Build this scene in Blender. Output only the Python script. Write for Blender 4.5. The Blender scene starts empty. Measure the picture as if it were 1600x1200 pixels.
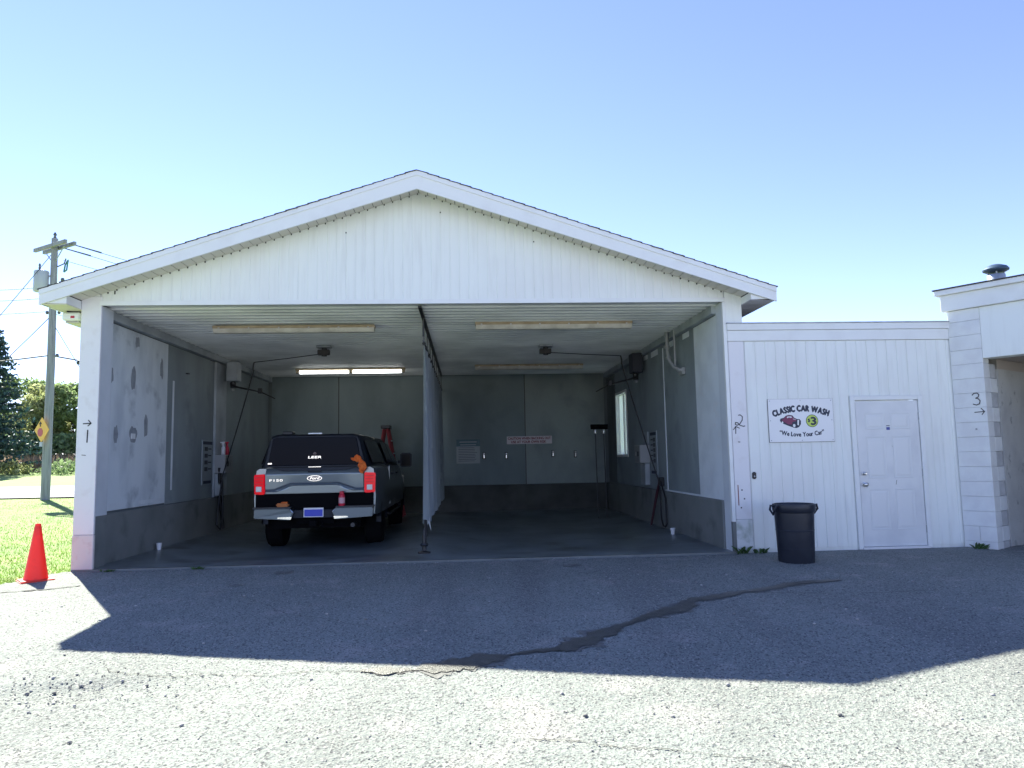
import bpy, bmesh, math, random
import numpy as np
from mathutils import Vector, Matrix
random.seed(7); rng = np.random.default_rng(7)
SC = bpy.context.scene
COL = SC.collection
R = math.radians

# ------------------------------------------------------------------ camera, sky, sun, exposure
cam = bpy.data.cameras.new('camera'); camo = bpy.data.objects.new('camera', cam); COL.objects.link(camo)
yaw, pit, rol = 0.06223, 0.09933, -0.01919
fw = Vector((math.sin(yaw)*math.cos(pit), math.cos(yaw)*math.cos(pit), math.sin(pit)))
r0 = Vector((math.cos(yaw), -math.sin(yaw), 0)); u0 = r0.cross(fw)
rr = r0*math.cos(rol)+u0*math.sin(rol); uu = -r0*math.sin(rol)+u0*math.cos(rol)
M = Matrix((rr, uu, -fw)).transposed().to_4x4(); M.translation = (0.2861, -10.0897, 1.3307)
camo.matrix_world = M
cam.sensor_width = 36; cam.lens = 1157.16/1600*36; cam.clip_end = 2000; cam.clip_start = .05
SC.camera = camo
SUN_EL, SUN_AZ = R(43), R(-33)          # azimuth from +y towards +x
w = bpy.data.worlds.new('World'); SC.world = w; w.use_nodes = True
nt = w.node_tree; nt.nodes.clear()
sky = nt.nodes.new('ShaderNodeTexSky'); sky.sky_type = 'NISHITA'; sky.sun_disc = False
sky.sun_elevation = SUN_EL; sky.sun_rotation = SUN_AZ
sky.air_density = 0.7; sky.dust_density = 0.0; sky.ozone_density = 3.0; sky.altitude = 0
bg = nt.nodes.new('ShaderNodeBackground'); bg.inputs[1].default_value = .128
wo = nt.nodes.new('ShaderNodeOutputWorld'); tn = nt.nodes.new('ShaderNodeMix'); tn.data_type = 'RGBA'; tn.blend_type = 'MULTIPLY'; tn.inputs[0].default_value = 1; tn.inputs[7].default_value = (.87, .735, .80, 1)
nt.links.new(sky.outputs[0], tn.inputs[6]); nt.links.new(tn.outputs[2], bg.inputs[0]); nt.links.new(bg.outputs[0], wo.inputs[0])
sl = bpy.data.lights.new('sun', 'SUN'); sl.energy = 5.0; sl.angle = R(.53); sl.color = (1, .985, .83)
so = bpy.data.objects.new('sun', sl); COL.objects.link(so)
sd = Vector((math.sin(SUN_AZ)*math.cos(SUN_EL), math.cos(SUN_AZ)*math.cos(SUN_EL), math.sin(SUN_EL)))
so.rotation_euler = sd.to_track_quat('Z', 'Y').to_euler(); so.location = sd*60
vs = SC.view_settings; vs.view_transform = 'Standard'; vs.look = 'None'; vs.gamma = 1; vs.use_curve_mapping = False
vs.exposure = 1.74

# ------------------------------------------------------------------ materials
MATS = {}
def mat(name, c, rough=.6, metal=0, c2=None, scale=4, lo=.4, hi=.65, bump=0, bscale=60, coat=0, emit=None, es=0,
        stretch=None, c3=None, scale3=1.5, lo3=.55, hi3=.7, trans=0, alpha=None, island=0, spec=None, lucent=0):
    if name in MATS: return MATS[name]
    m = bpy.data.materials.new(name); m.use_nodes = True; n = m.node_tree.nodes; L = m.node_tree.links
    b = n['Principled BSDF']; b.inputs['Roughness'].default_value = rough; b.inputs['Metallic'].default_value = metal
    b.inputs['Base Color'].default_value = (*c, 1)
    if spec is not None: b.inputs['Specular IOR Level'].default_value = spec
    if coat: b.inputs['Coat Weight'].default_value = coat; b.inputs['Coat Roughness'].default_value = .05
    if emit: b.inputs['Emission Color'].default_value = (*emit, 1); b.inputs['Emission Strength'].default_value = es
    if trans: b.inputs['Transmission Weight'].default_value = trans
    tc = n.new('ShaderNodeNewGeometry')
    vec = tc.outputs['Position']
    def noise(sc, st=None, det=6):
        t = n.new('ShaderNodeTexNoise'); t.inputs['Scale'].default_value = sc; t.inputs['Detail'].default_value = det
        if st:
            mp = n.new('ShaderNodeMapping'); mp.inputs['Scale'].default_value = st
            L.new(vec, mp.inputs[0]); L.new(mp.outputs[0], t.inputs['Vector'])
        else: L.new(vec, t.inputs['Vector'])
        return t.outputs['Fac']
    def mixc(fac, a, bcol, l, h):
        rp = n.new('ShaderNodeMapRange'); rp.inputs[1].default_value = l; rp.inputs[2].default_value = h; L.new(fac, rp.inputs[0])
        mx = n.new('ShaderNodeMix'); mx.data_type = 'RGBA'; L.new(rp.outputs[0], mx.inputs[0])
        if isinstance(a, tuple): mx.inputs[6].default_value = (*a, 1)
        else: L.new(a, mx.inputs[6])
        mx.inputs[7].default_value = (*bcol, 1); return mx.outputs[2]
    cur = c
    if c2: cur = mixc(noise(scale, stretch), cur, c2, lo, hi)
    if c3: cur = mixc(noise(scale3, det=9), cur, c3, lo3, hi3)
    if island:
        hv = n.new('ShaderNodeHueSaturation'); 
        if isinstance(cur, tuple): hv.inputs['Color'].default_value = (*cur, 1)
        else: L.new(cur, hv.inputs['Color'])
        rp = n.new('ShaderNodeMapRange'); rp.inputs[3].default_value = 1-island; rp.inputs[4].default_value = 1+island
        L.new(tc.outputs['Random Per Island'], rp.inputs[0]); L.new(rp.outputs[0], hv.inputs['Value']); cur = hv.outputs[0]
    if not isinstance(cur, tuple): L.new(cur, b.inputs['Base Color'])
    if bump:
        bp = n.new('ShaderNodeBump'); bp.inputs['Strength'].default_value = bump; bp.inputs['Distance'].default_value = .02
        L.new(noise(bscale), bp.inputs['Height']); L.new(bp.outputs[0], b.inputs['Normal'])
    if lucent:
        tl = n.new('ShaderNodeBsdfTranslucent'); ms = n.new('ShaderNodeMixShader'); ms.inputs[0].default_value = lucent
        if isinstance(cur, tuple): tl.inputs[0].default_value = (*cur, 1)
        else: L.new(cur, tl.inputs[0])
        out = n['Material Output']; L.new(b.outputs[0], ms.inputs[1]); L.new(tl.outputs[0], ms.inputs[2]); L.new(ms.outputs[0], out.inputs[0])
    MATS[name] = m; return m

WHITE = mat('white_paint', (.80,.83,.80), .5, c2=(.72,.74,.71), scale=2.2, stretch=(6,6,.5), lo=.48, hi=.75, c3=(.74,.74,.72), scale3=.7, lo3=.5, hi3=.8, bump=.04, bscale=40)
WHITE2 = mat('white_trim', (.78,.80,.79), .45, c2=(.72,.73,.72), scale=3, bump=.03, bscale=30, lo=.5, hi=.75)
PILLARW = mat('white_pillar_paint', (.76,.75,.76), .5, c2=(.66,.63,.62), scale=5, lo=.55, hi=.8, bump=.05, bscale=50)
PINK = mat('chalky_pinkish_concrete', (.68,.62,.60), .8, c2=(.56,.44,.41), scale=7, lo=.55, hi=.75, bump=.2, bscale=60)
MOSS = mat('mossy_white_base', (.66,.68,.68), .8, c2=(.30,.36,.30), scale=5, lo=.48, hi=.68, bump=.2, bscale=60)
BLOCK = mat('white_block_paint', (.78,.80,.79), .65, c2=(.72,.73,.73), scale=5, bump=.35, bscale=90)
MORTAR = mat('grey_mortar', (.60,.61,.62), .9, bump=.2)
CEIL = mat('ribbed_ceiling_metal', (.78,.80,.80), .4, c2=(.62,.64,.64), scale=1.2, c3=(.42,.44,.45), scale3=.5, lo3=.52, hi3=.75)
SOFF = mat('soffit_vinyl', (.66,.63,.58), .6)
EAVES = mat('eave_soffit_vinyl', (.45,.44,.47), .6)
SHING = mat('dark_shingle', (.045,.045,.05), .9, c2=(.08,.08,.085), scale=18, bump=.4, bscale=120)
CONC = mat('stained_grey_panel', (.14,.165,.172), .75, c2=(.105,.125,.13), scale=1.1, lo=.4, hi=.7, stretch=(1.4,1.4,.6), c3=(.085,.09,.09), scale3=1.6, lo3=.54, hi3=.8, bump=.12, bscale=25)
JAMB = mat('pale_jamb_paint', (.66,.70,.74), .6, c2=(.56,.60,.64), scale=2, lo=.4, hi=.7, bump=.1, bscale=30)
CONC2 = mat('grey_jamb_paint', (.46,.51,.54), .6, c2=(.30,.33,.36), scale=2, lo=.4, hi=.7, bump=.1, bscale=30)
PATCHP = mat('worn_white_panel', (.74,.80,.84), .6, c2=(.58,.64,.69), scale=1.6, lo=.45, hi=.68, stretch=(1.5,1.5,.6), c3=(.34,.39,.43), scale3=2.6, lo3=.57, hi3=.8, bump=.15, bscale=40)
PATCHQ = mat('pale_plaster_sheet', (.76,.81,.85), .6, c2=(.66,.71,.75), scale=3, lo=.4, hi=.7, c3=(.74,.76,.78), scale3=6, lo3=.6, hi3=.7, bump=.15, bscale=40)
SMEAR = mat('grey_filler', (.33,.36,.39), .8, c2=(.26,.28,.31), scale=12, bump=.2)
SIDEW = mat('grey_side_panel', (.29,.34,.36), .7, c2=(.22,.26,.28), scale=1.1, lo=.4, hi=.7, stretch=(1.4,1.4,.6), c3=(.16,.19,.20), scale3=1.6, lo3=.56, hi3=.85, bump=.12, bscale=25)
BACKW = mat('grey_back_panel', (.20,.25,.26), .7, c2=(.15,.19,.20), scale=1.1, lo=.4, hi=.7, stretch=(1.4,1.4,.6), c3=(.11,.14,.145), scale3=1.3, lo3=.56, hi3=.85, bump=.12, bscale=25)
BACKW2 = mat('lighter_back_panel', (.28,.325,.32), .7, c2=(.20,.24,.24), scale=.9, lo=.4, hi=.65, stretch=(1.4,1.4,.8), c3=(.15,.18,.18), scale3=1.3, lo3=.56, hi3=.85, bump=.12, bscale=25)  # lighter grey for the right-hand back panel
KNEE = mat('stained_concrete', (.20,.215,.21), .85, c2=(.15,.165,.16), scale=1.3, lo=.4, hi=.7, c3=(.075,.08,.078), scale3=2.2, lo3=.56, hi3=.85, bump=.25, bscale=50)
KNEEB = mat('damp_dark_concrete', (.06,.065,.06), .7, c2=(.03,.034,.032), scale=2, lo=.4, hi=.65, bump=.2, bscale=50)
SLAB = mat('damp_bay_concrete', (.21,.24,.25), .33, c2=(.12,.14,.145), scale=1.1, lo=.38, hi=.62, c3=(.05,.055,.055), scale3=1.9, lo3=.54, hi3=.72, bump=.12, bscale=45)
BLACK = mat('black_plastic', (.018,.018,.02), .45)
BIN = mat('black_bin_plastic', (.012,.015,.026), .45, c2=(.02,.024,.036), scale=5, bump=.1, bscale=30)
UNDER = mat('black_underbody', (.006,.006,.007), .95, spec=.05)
DARKM = mat('dark_metal', (.05,.052,.055), .4, metal=.7)
STEEL = mat('steel', (.55,.55,.55), .3, metal=1)
GALV = mat('galvanised_steel', (.42,.45,.48), .45, metal=.8, c2=(.30,.33,.36), scale=8)
GREYPL = mat('grey_plastic', (.36,.37,.38), .5)
BEIGE = mat('yellowed_plastic', (.46,.37,.25), .5, c2=(.36,.28,.18), scale=6)
DIFF = mat('dusty_diffuser', (.62,.60,.54), .4, c2=(.45,.43,.38), scale=5)
TUBE = mat('lit_tube', (1,1,1), .4, emit=(.95,1,.98), es=3.2)
INK = mat('black_marker', (.02,.02,.025), .7)
RED = mat('red_print', (.45,.03,.06), .5)
SIGNW = mat('sign_white', (.78,.79,.80), .35)
NAVY = mat('navy_print', (.015,.025,.055), .5)
MAROON = mat('maroon_print', (.20,.03,.09), .5)
LIME = mat('lime_print', (.52,.66,.12), .5)
TEAL = mat('teal_print', (.05,.12,.15), .5)
PALEG = mat('pale_board', (.30,.34,.36), .5)
CURT = mat('grey_curtain', (.34,.38,.41), .7, c2=(.22,.25,.28), scale=1.5, stretch=(1,1,.4), c3=(.46,.49,.50), scale3=4, lo3=.6, hi3=.75, bump=.1, bscale=20)
WOODP = mat('weathered_pole_wood', (.30,.31,.33), .85, c2=(.20,.205,.22), scale=3, stretch=(8,8,.4), bump=.3, bscale=30)
CONE = mat('orange_cone_plastic', (.90,.075,.05), .45, c2=(.72,.07,.05), scale=9, lo=.5, hi=.75, lucent=.35)
YEL = mat('yellow_sign', (.78,.42,.02), .4)
REDS = mat('red_sign', (.42,.04,.04), .4)
WIRE = mat('cable', (.05,.055,.06), .6)
CERAM = mat('insulator', (.10,.11,.12), .3)
GREENM = mat('green_fitting', (.05,.20,.15), .5)
STONE = mat('loose_stone', (.30,.29,.28), .9, island=.45, bump=.3)
BARK = mat('bark', (.09,.075,.06), .9, bump=.5, bscale=30)
LEAF1 = mat('leaf_mid', (.25,.33,.14), .6, island=.4, lucent=.5)
LEAF2 = mat('leaf_olive', (.34,.37,.17), .6, island=.4, lucent=.5)
LEAF3 = mat('leaf_dark', (.20,.28,.13), .6, island=.4, lucent=.45)
NEED = mat('spruce_needles', (.035,.075,.07), .65, island=.5, lucent=.2)
DRYG = mat('dry_grass', (.40,.29,.20), .8, island=.4, lucent=.4)
GRASSB = mat('grass_blade', (.16,.265,.05), .6, island=.4, lucent=.45)
WEED = mat('weed_leaf', (.06,.12,.035), .6, island=.4)
LAWN = mat('lawn_soil', (.145,.235,.05), .9, c2=(.21,.27,.065), scale=.55, lo=.4, hi=.7, c3=(.25,.20,.10), scale3=2.2, lo3=.62, hi3=.75, bump=.4, bscale=30)
ROAD = mat('road_asphalt', (.30,.30,.30), .9, c2=(.26,.26,.26), scale=2, bump=.2)
ORANGE = mat('orange_cloth', (.75,.17,.03), .85, c2=(.62,.12,.02), scale=15, bump=.3, bscale=60)
SPONGE = mat('orange_sponge', (.55,.20,.07), .95, bump=.6, bscale=200)

def asphalt_mat():
    m = bpy.data.materials.new('asphalt'); m.use_nodes = True; n = m.node_tree.nodes; L = m.node_tree.links
    b = n['Principled BSDF']; b.inputs['Roughness'].default_value = .9; b.inputs['Specular IOR Level'].default_value = .25
    g = n.new('ShaderNodeNewGeometry'); P = g.outputs['Position']
    def noise(s, d=5):
        t = n.new('ShaderNodeTexNoise'); t.inputs['Scale'].default_value = s; t.inputs['Detail'].default_value = d; L.new(P, t.inputs['Vector']); return t.outputs['Fac']
    def rng_(f, a, c, x=0, y=1):
        r = n.new('ShaderNodeMapRange'); r.inputs[1].default_value = a; r.inputs[2].default_value = c; r.inputs[3].default_value = x; r.inputs[4].default_value = y
        L.new(f, r.inputs[0]); return r.outputs[0]
    def mix(f, a, c):
        x = n.new('ShaderNodeMix'); x.data_type = 'RGBA'; L.new(f, x.inputs[0])
        for i, v in ((6, a), (7, c)):
            if isinstance(v, tuple): x.inputs[i].default_value = (*v, 1)
            else: L.new(v, x.inputs[i])
        return x.outputs[2]
    base = mix(rng_(noise(.5), .35, .65), (.238,.258,.244), (.203,.22,.208))
    base = mix(rng_(noise(2.1, 8), .56, .72), base, (.30,.295,.28))
    mp = n.new('ShaderNodeMapping'); mp.inputs['Scale'].default_value = (1.5,.16,1); L.new(P, mp.inputs[0])
    t2 = n.new('ShaderNodeTexNoise'); t2.inputs['Scale'].default_value = 1.0; t2.inputs['Detail'].default_value = 6; L.new(mp.outputs[0], t2.inputs['Vector'])
    base = mix(rng_(t2.outputs['Fac'], .5, .72, 0, .7), base, (.165,.172,.168))
    vo = n.new('ShaderNodeTexVoronoi'); vo.inputs['Scale'].default_value = 85; L.new(P, vo.inputs['Vector'])
    sp = n.new('ShaderNodeSeparateColor'); L.new(vo.outputs['Color'], sp.inputs[0])
    base = mix(rng_(sp.outputs[0], .66, .9, 0, .8), base, (.07,.07,.075))  # dark grain specks, also painting in the small shadows between grains
    base = mix(rng_(sp.outputs[1], .8, 1, 0, .8), base, (.38,.37,.35))
    L.new(base, b.inputs['Base Color'])
    bp = n.new('ShaderNodeBump'); bp.inputs['Strength'].default_value = .55; bp.inputs['Distance'].default_value = .006
    L.new(vo.outputs['Distance'], bp.inputs['Height'])
    b2 = n.new('ShaderNodeBump'); b2.inputs['Strength'].default_value = .5; b2.inputs['Distance'].default_value = .012
    L.new(noise(60, 4), b2.inputs['Height']); L.new(bp.outputs[0], b2.inputs['Normal']); L.new(b2.outputs[0], b.inputs['Normal'])
    return m
ASPH = asphalt_mat()
WET = mat('wet_asphalt', (.062,.062,.058), .4, c2=(.10,.10,.095), scale=14, lo=.35, hi=.7, bump=.5, bscale=90)
DAMP = mat('damp_asphalt', (.15,.15,.145), .7, c2=(.11,.11,.105), scale=20, bump=.5, bscale=90)
CRACK = mat('crack_dirt', (.05,.048,.045), .95)

# ------------------------------------------------------------------ mesh helpers
class MB:
    def __init__(s): s.v = []; s.f = []; s.mi = []; s.m = 0
    def add(s, vs, fs, T=None):
        o = len(s.v)
        s.v += [tuple(T @ Vector(v)) if T is not None else tuple(v) for v in vs]
        s.f += [tuple(i+o for i in f) for f in fs]; s.mi += [s.m]*len(fs); return s
    def box(s, x0, x1, y0, y1, z0, z1, T=None):
        vs = [(x0,y0,z0),(x1,y0,z0),(x1,y1,z0),(x0,y1,z0),(x0,y0,z1),(x1,y0,z1),(x1,y1,z1),(x0,y1,z1)]
        return s.add(vs, [(0,3,2,1),(4,5,6,7),(0,1,5,4),(1,2,6,5),(2,3,7,6),(3,0,4,7)], T)
    def prism(s, poly, ext, T=None):
        """poly: 3-D points of one face; ext: extrusion vector"""
        k = len(poly); e = Vector(ext)
        vs = [Vector(p) for p in poly]+[Vector(p)+e for p in poly]
        return s.add(vs, [tuple(range(k-1,-1,-1)), tuple(range(k,2*k))]+[(i,(i+1)%k,k+(i+1)%k,k+i) for i in range(k)], T)
    def tube(s, pts, r, n=8, T=None, cap=True):
        pts = [Vector(p) for p in pts]; k = len(pts); rs = r if isinstance(r, (list, tuple)) else [r]*k
        vs = []; fs = []; prev = None
        for i, p in enumerate(pts):
            t = (pts[min(i+1,k-1)]-pts[max(i-1,0)]).normalized()
            a = Vector((0,0,1)) if abs(t.z) < .9 else Vector((1,0,0))
            if prev is not None: a = prev
            x = (a - t*a.dot(t)).normalized(); prev = x; y = t.cross(x)
            for j in range(n):
                q = 2*math.pi*j/n; vs.append(p+(x*math.cos(q)+y*math.sin(q))*rs[i])
        for i in range(k-1):
            for j in range(n): fs.append((i*n+j, i*n+(j+1)%n, (i+1)*n+(j+1)%n, (i+1)*n+j))
        if cap: fs += [tuple(range(n-1,-1,-1)), tuple(range((k-1)*n, k*n))]
        return s.add(vs, fs, T)
    def lathe(s, prof, c=(0,0,0), n=24, T=None, cap=True):
        vs = []; fs = []; k = len(prof)
        for r, z in prof:
            for j in range(n):
                q = 2*math.pi*j/n; vs.append((c[0]+r*math.cos(q), c[1]+r*math.sin(q), c[2]+z))
        for i in range(k-1):
            for j in range(n): fs.append((i*n+j, i*n+(j+1)%n, (i+1)*n+(j+1)%n, (i+1)*n+j))
        if cap: fs += [tuple(range(n-1,-1,-1)), tuple(range((k-1)*n, k*n))]
        return s.add(vs, fs, T)
    def loft(s, rings, T=None, cap=True, closed=True):
        k = len(rings[0]); vs = [p for r in rings for p in r]; fs = []
        for i in range(len(rings)-1):
            for j in range(k if closed else k-1): fs.append((i*k+j, i*k+(j+1)%k, (i+1)*k+(j+1)%k, (i+1)*k+j))
        if cap and closed: fs += [tuple(range(k-1,-1,-1)), tuple(range((len(rings)-1)*k, len(rings)*k))]
        return s.add(vs, fs, T)
    def build(s, name, mats, parent=None, smooth=False, bevel=0, seg=1, recalc=True):
        me = bpy.data.meshes.new(name); me.from_pydata([tuple(v) for v in s.v], [], s.f)
        for m in (mats if isinstance(mats, (list, tuple)) else [mats]): me.materials.append(m)
        if any(s.mi): me.polygons.foreach_set('material_index', s.mi)
        if recalc or bevel:
            b = bmesh.new(); b.from_mesh(me)
            if recalc: bmesh.ops.recalc_face_normals(b, faces=b.faces)
            if bevel: bmesh.ops.bevel(b, geom=[e for e in b.edges if len(e.link_faces) == 2 and e.calc_face_angle(0) > .6], offset=bevel, segments=seg, affect='EDGES', clamp_overlap=True)
            b.to_mesh(me); b.free()
        if smooth:
            me.polygons.foreach_set('use_smooth', [True]*len(me.polygons))
            me.set_sharp_from_angle(angle=R(38))
        o = bpy.data.objects.new(name, me); COL.objects.link(o)
        if parent is not None: o.parent = parent
        return o
def tag(o, label, cat, group=None):
    o['label'] = label; o['category'] = cat
    if group: o['group'] = group
    return o
def thing(name, label, cat, loc=(0,0,0), rz=0, group=None):
    o = bpy.data.objects.new(name, None); COL.objects.link(o); o.location = loc; o.rotation_euler = (0,0,rz); o.empty_display_size = .2
    return tag(o, label, cat, group)
def kind(o, k): o['kind'] = k; return o
def lab(o, t): o['label'] = t; return o
def copy_thing(root, loc, label, rz=None):
    c = root.copy(); COL.objects.link(c); c.location = loc; c['label'] = label
    if rz is not None: c.rotation_euler = (0,0,rz)
    for ch in root.children:
        d = ch.copy(); COL.objects.link(d); d.parent = c
        for g in ch.children:
            e = g.copy(); COL.objects.link(e); e.parent = d
    return c
_glyph = {}
def glyphs(txt):
    """flat mesh of a text line in the font's own units (size 1), origin at the baseline's left end"""
    if txt in _glyph: return _glyph[txt]
    cu = bpy.data.curves.new('lettering', 'FONT'); cu.body = txt; cu.size = 1; cu.resolution_u = 3
    o = bpy.data.objects.new('lettering', cu); COL.objects.link(o); bpy.context.view_layer.update()
    me = bpy.data.meshes.new_from_object(o.evaluated_get(bpy.context.evaluated_depsgraph_get()))
    vs = [tuple(v.co) for v in me.vertices]; fs = [tuple(p.vertices) for p in me.polygons]
    bpy.data.objects.remove(o); bpy.data.curves.remove(cu); bpy.data.meshes.remove(me)
    xs = [v[0] for v in vs] or [0]; _glyph[txt] = (vs, fs, min(xs), max(xs)); return _glyph[txt]
def put_text(mb, txt, T, width=None, size=None, bold=0):
    """centred text in the plane of T's x,y (x right, y up)"""
    vs, fs, a, b = glyphs(txt); s = size or 1; sx = width/(b-a) if width else s
    offs = [(0,0)]+([(bold,0),(-bold,0),(0,bold),(0,-bold)] if bold else [])
    for k, (ox, oy) in enumerate(offs):
        mb.add([((x-(a+b)/2)*sx+ox, y*s+oy, k*.00005) for x, y, z in vs], fs, T)
def wallT(x, y, z, rz=0):
    """frame on a wall facing -y (rz turns it about z): local x right, y up, z out of the wall"""
    return Matrix.Translation((x, y, z)) @ Matrix.Rotation(rz, 4, 'Z') @ Matrix.Rotation(R(90), 4, 'X')
def stroke(mb, pts, wd, T, th=.001):
    """a hand-drawn stroke: flat quads along the points (2-D, in T's plane)"""
    for a, b in zip(pts[:-1], pts[1:]):
        d = Vector((b[0]-a[0], b[1]-a[1])); l = d.length
        if l < 1e-6: continue
        d /= l; nn = Vector((-d.y, d.x))*wd/2; e = d*wd*.3
        q = [(a[0]-e.x+nn.x, a[1]-e.y+nn.y, th), (a[0]-e.x-nn.x, a[1]-e.y-nn.y, th), (b[0]+e.x-nn.x, b[1]+e.y-nn.y, th), (b[0]+e.x+nn.x, b[1]+e.y+nn.y, th)]
        mb.add(q, [(0,1,2,3)], T); th += .00004

# ------------------------------------------------------------------ ground, lot, lawn, road
def g(x, y):
    x = np.asarray(x, float); y = np.asarray(y, float)
    z = np.where(y < 0, -.02+.03*np.maximum(y, -14), -.02+.02*np.clip(y, 0, 1))
    z = z + .008*np.clip(y-4, 0, 15) + .024*np.clip(y-19, 0, 9) + .027*np.clip(y-28, 0, 30)
    return z
def grid_mesh(xs, ys, zf, name, m, keep=None, kd='structure', smooth=True):
    X, Y = np.meshgrid(xs, ys); Z = zf(X, Y); nx, ny = len(xs), len(ys)
    V = np.stack([X.ravel(), Y.ravel(), Z.ravel()], 1)
    i = (np.arange(ny-1)[:,None]*nx+np.arange(nx-1)[None]).ravel()
    F = np.stack([i, i+1, i+nx+1, i+nx], 1)
    if keep is not None: F = F[keep(V[F].mean(1))]
    me = bpy.data.meshes.new(name); me.vertices.add(len(V)); me.vertices.foreach_set('co', V.ravel())
    me.loops.add(F.size); me.loops.foreach_set('vertex_index', F.ravel().astype(np.int32))
    me.polygons.add(len(F)); me.polygons.foreach_set('loop_start', np.arange(0, F.size, 4, dtype=np.int32))
    me.update(calc_edges=True); me.materials.append(m)
    if smooth: me.polygons.foreach_set('use_smooth', [True]*len(F))
    o = bpy.data.objects.new(name, me); COL.objects.link(o); o['kind'] = kd; return o
def tri_cloud(name, V, F, m, parent=None):
    """numpy soup -> mesh (F: n x k, same k)"""
    me = bpy.data.meshes.new(name); V = np.asarray(V, float); F = np.asarray(F, np.int32); k = F.shape[1]
    me.vertices.add(len(V)); me.vertices.foreach_set('co', V.ravel()); me.loops.add(F.size); me.loops.foreach_set('vertex_index', F.ravel())
    me.polygons.add(len(F)); me.polygons.foreach_set('loop_start', np.arange(0, F.size, k, dtype=np.int32)); me.update(calc_edges=True)
    me.materials.append(m); o = bpy.data.objects.new(name, me); COL.objects.link(o)
    if parent is not None: o.parent = parent
    return o
def sm_noise(X, Y, seed, sc):
    r = np.random.default_rng(seed); t = np.zeros_like(X)
    for k in range(7):
        a = r.uniform(0, 6.28); f = sc*r.uniform(.6, 1.6); t += np.sin((X*math.cos(a)+Y*math.sin(a))*f+r.uniform(0, 6.28))
    return t/7
def lawn_z(X, Y):
    z = g(X, Y)-.02+.02*sm_noise(X, Y, 3, .8)*(Y > .5)*(X < -5.2)
    inside = (X > -4.78) & (X < 16) & (Y > -.25) & (Y < 9.05)
    lot = (Y <= 0) & (X > asph_edge(np.minimum(Y,0))+.25)
    return np.where(inside, z-.5, np.where(lot, z-.12, z))
def asph_edge(y): return -4.86+.457*y
xs = np.unique(np.r_[np.linspace(-400,-30,20), np.linspace(-30,-5,60), -4.8, -4.75, np.linspace(-4,16,12), np.linspace(18,400,16)])
ys = np.unique(np.r_[np.linspace(-60,-2,16), np.linspace(-1.5,30,70), -.3, -.2, 9.0, 9.1, np.linspace(32,60,12), np.linspace(70,500,14)])
grid_mesh(xs, ys, lawn_z, 'lawn', LAWN)
XF = np.r_[np.linspace(-40,-6,18), np.linspace(-5.9,-4.05,26), np.arange(-4,5.2,.0125), np.linspace(5.3,9,24), np.linspace(10,60,20)]
YF = np.r_[np.linspace(-60,-9,20), np.linspace(-8.6,-6.95,10), np.arange(-6.9,-3.6,.0125), np.arange(-3.58,-.1,.03), [-.07,-.045,-.02,.3,1.5,4,8,12]]
def asph_z(X, Y):
    z = g(X, Y)+.010*sm_noise(X, Y, 5, 1.3)+.006*sm_noise(X, Y, 6, 4)
    fine = (X > -4.01) & (X < 5.19) & (Y > -6.91) & (Y < -3.5)
    n0 = rng.normal(0, 1, X.shape); n1 = (n0+np.roll(n0,1,0)+np.roll(n0,1,1)+np.roll(n0,(1,1),(0,1)))/2
    gr = .0017*n0+.0007*n1
    st = rng.random(X.shape) < .02; gr = gr+st*rng.uniform(.003,.009,X.shape)
    big = rng.normal(0, 1, X.shape)
    z = z+np.where(fine, gr, .0015*big*((Y > -3.6) & (Y < -.1) & (X > -6) & (X < 9)))
    # shallow broken pothole at left, a worn gutter along the slab
    d = np.hypot((X+2.45)/.55, (Y+4.78)/.22); z = z-.035*np.exp(-d**4)*(1+.3*sm_noise(X, Y, 9, 14))
    z = np.where((Y > -.08) & (X > -4.55) & (X < 3.95), z-.05, z)
    z = np.where((Y > -.03) & (X > -4.7) & (X < 8.2), z-.35, z)
    return z
grid_mesh(XF, YF, asph_z, 'parking_lot', ASPH, keep=lambda c: (c[:,0] > asph_edge(np.minimum(c[:,1],0))+.05*np.sin(c[:,1]*9)+.03*np.sin(c[:,0]*31+c[:,1]*23)) & ~((c[:,1] > -.02) & (c[:,0] < 7)))
def wave(X, Y): return .010*sm_noise(X, Y, 5, 1.3)+.006*sm_noise(X, Y, 6, 4)
def strip(name, ptsL, ptsR, m, dz):
    V = []; 
    for a, b in zip(ptsL, ptsR): V += [(q[0], q[1], float(g(q[0], q[1]))+dz+(float(wave(np.array([q[0]]), np.array([q[1]]))[0]) if q[1] < 0 else 0)) for q in (a, b)]
    return kind(tri_cloud(name, V, [(2*i, 2*i+1, 2*i+3, 2*i+2) for i in range(len(ptsL)-1)], m), 'structure')
xr = np.linspace(-90, -4.9, 40)
strip('road', [(x, 19.6) for x in xr], [(x, 28.4) for x in xr], ROAD, .03)
# wet run-off trail across the shaded lot
trail = [(4.35,-2.0,.05),(3.9,-2.12,.08),(3.45,-2.28,.10),(2.98,-2.5,.09),(2.6,-2.68,.09),(2.4,-2.83,.12),(2.25,-3.02,.12),(2.0,-3.22,.10),(1.8,-3.42,.08),(1.55,-3.62,.09),(1.38,-3.84,.15),(1.22,-4.05,.16),(1.1,-4.2,.13),(.85,-4.27,.05),(.62,-4.33,.06),(.45,-4.40,.13),(.22,-4.52,.20),(.02,-4.62,.19),(-.2,-4.66,.12),(-.48,-4.60,.04)]
pl, prr = [], []
smo = lambda n_, w_: np.convolve(np.pad(rng.normal(0,1,n_), w_, mode='wrap'), np.hanning(2*w_+1)/np.sqrt((np.hanning(2*w_+1)**2).sum()), 'valid')
WA, WB = .62+.22*smo(170,4)+.10*smo(170,1), .62+.22*smo(170,4)+.10*smo(170,1)
T_ = np.linspace(0, len(trail)-1, 170); tr = np.array(trail)
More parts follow.
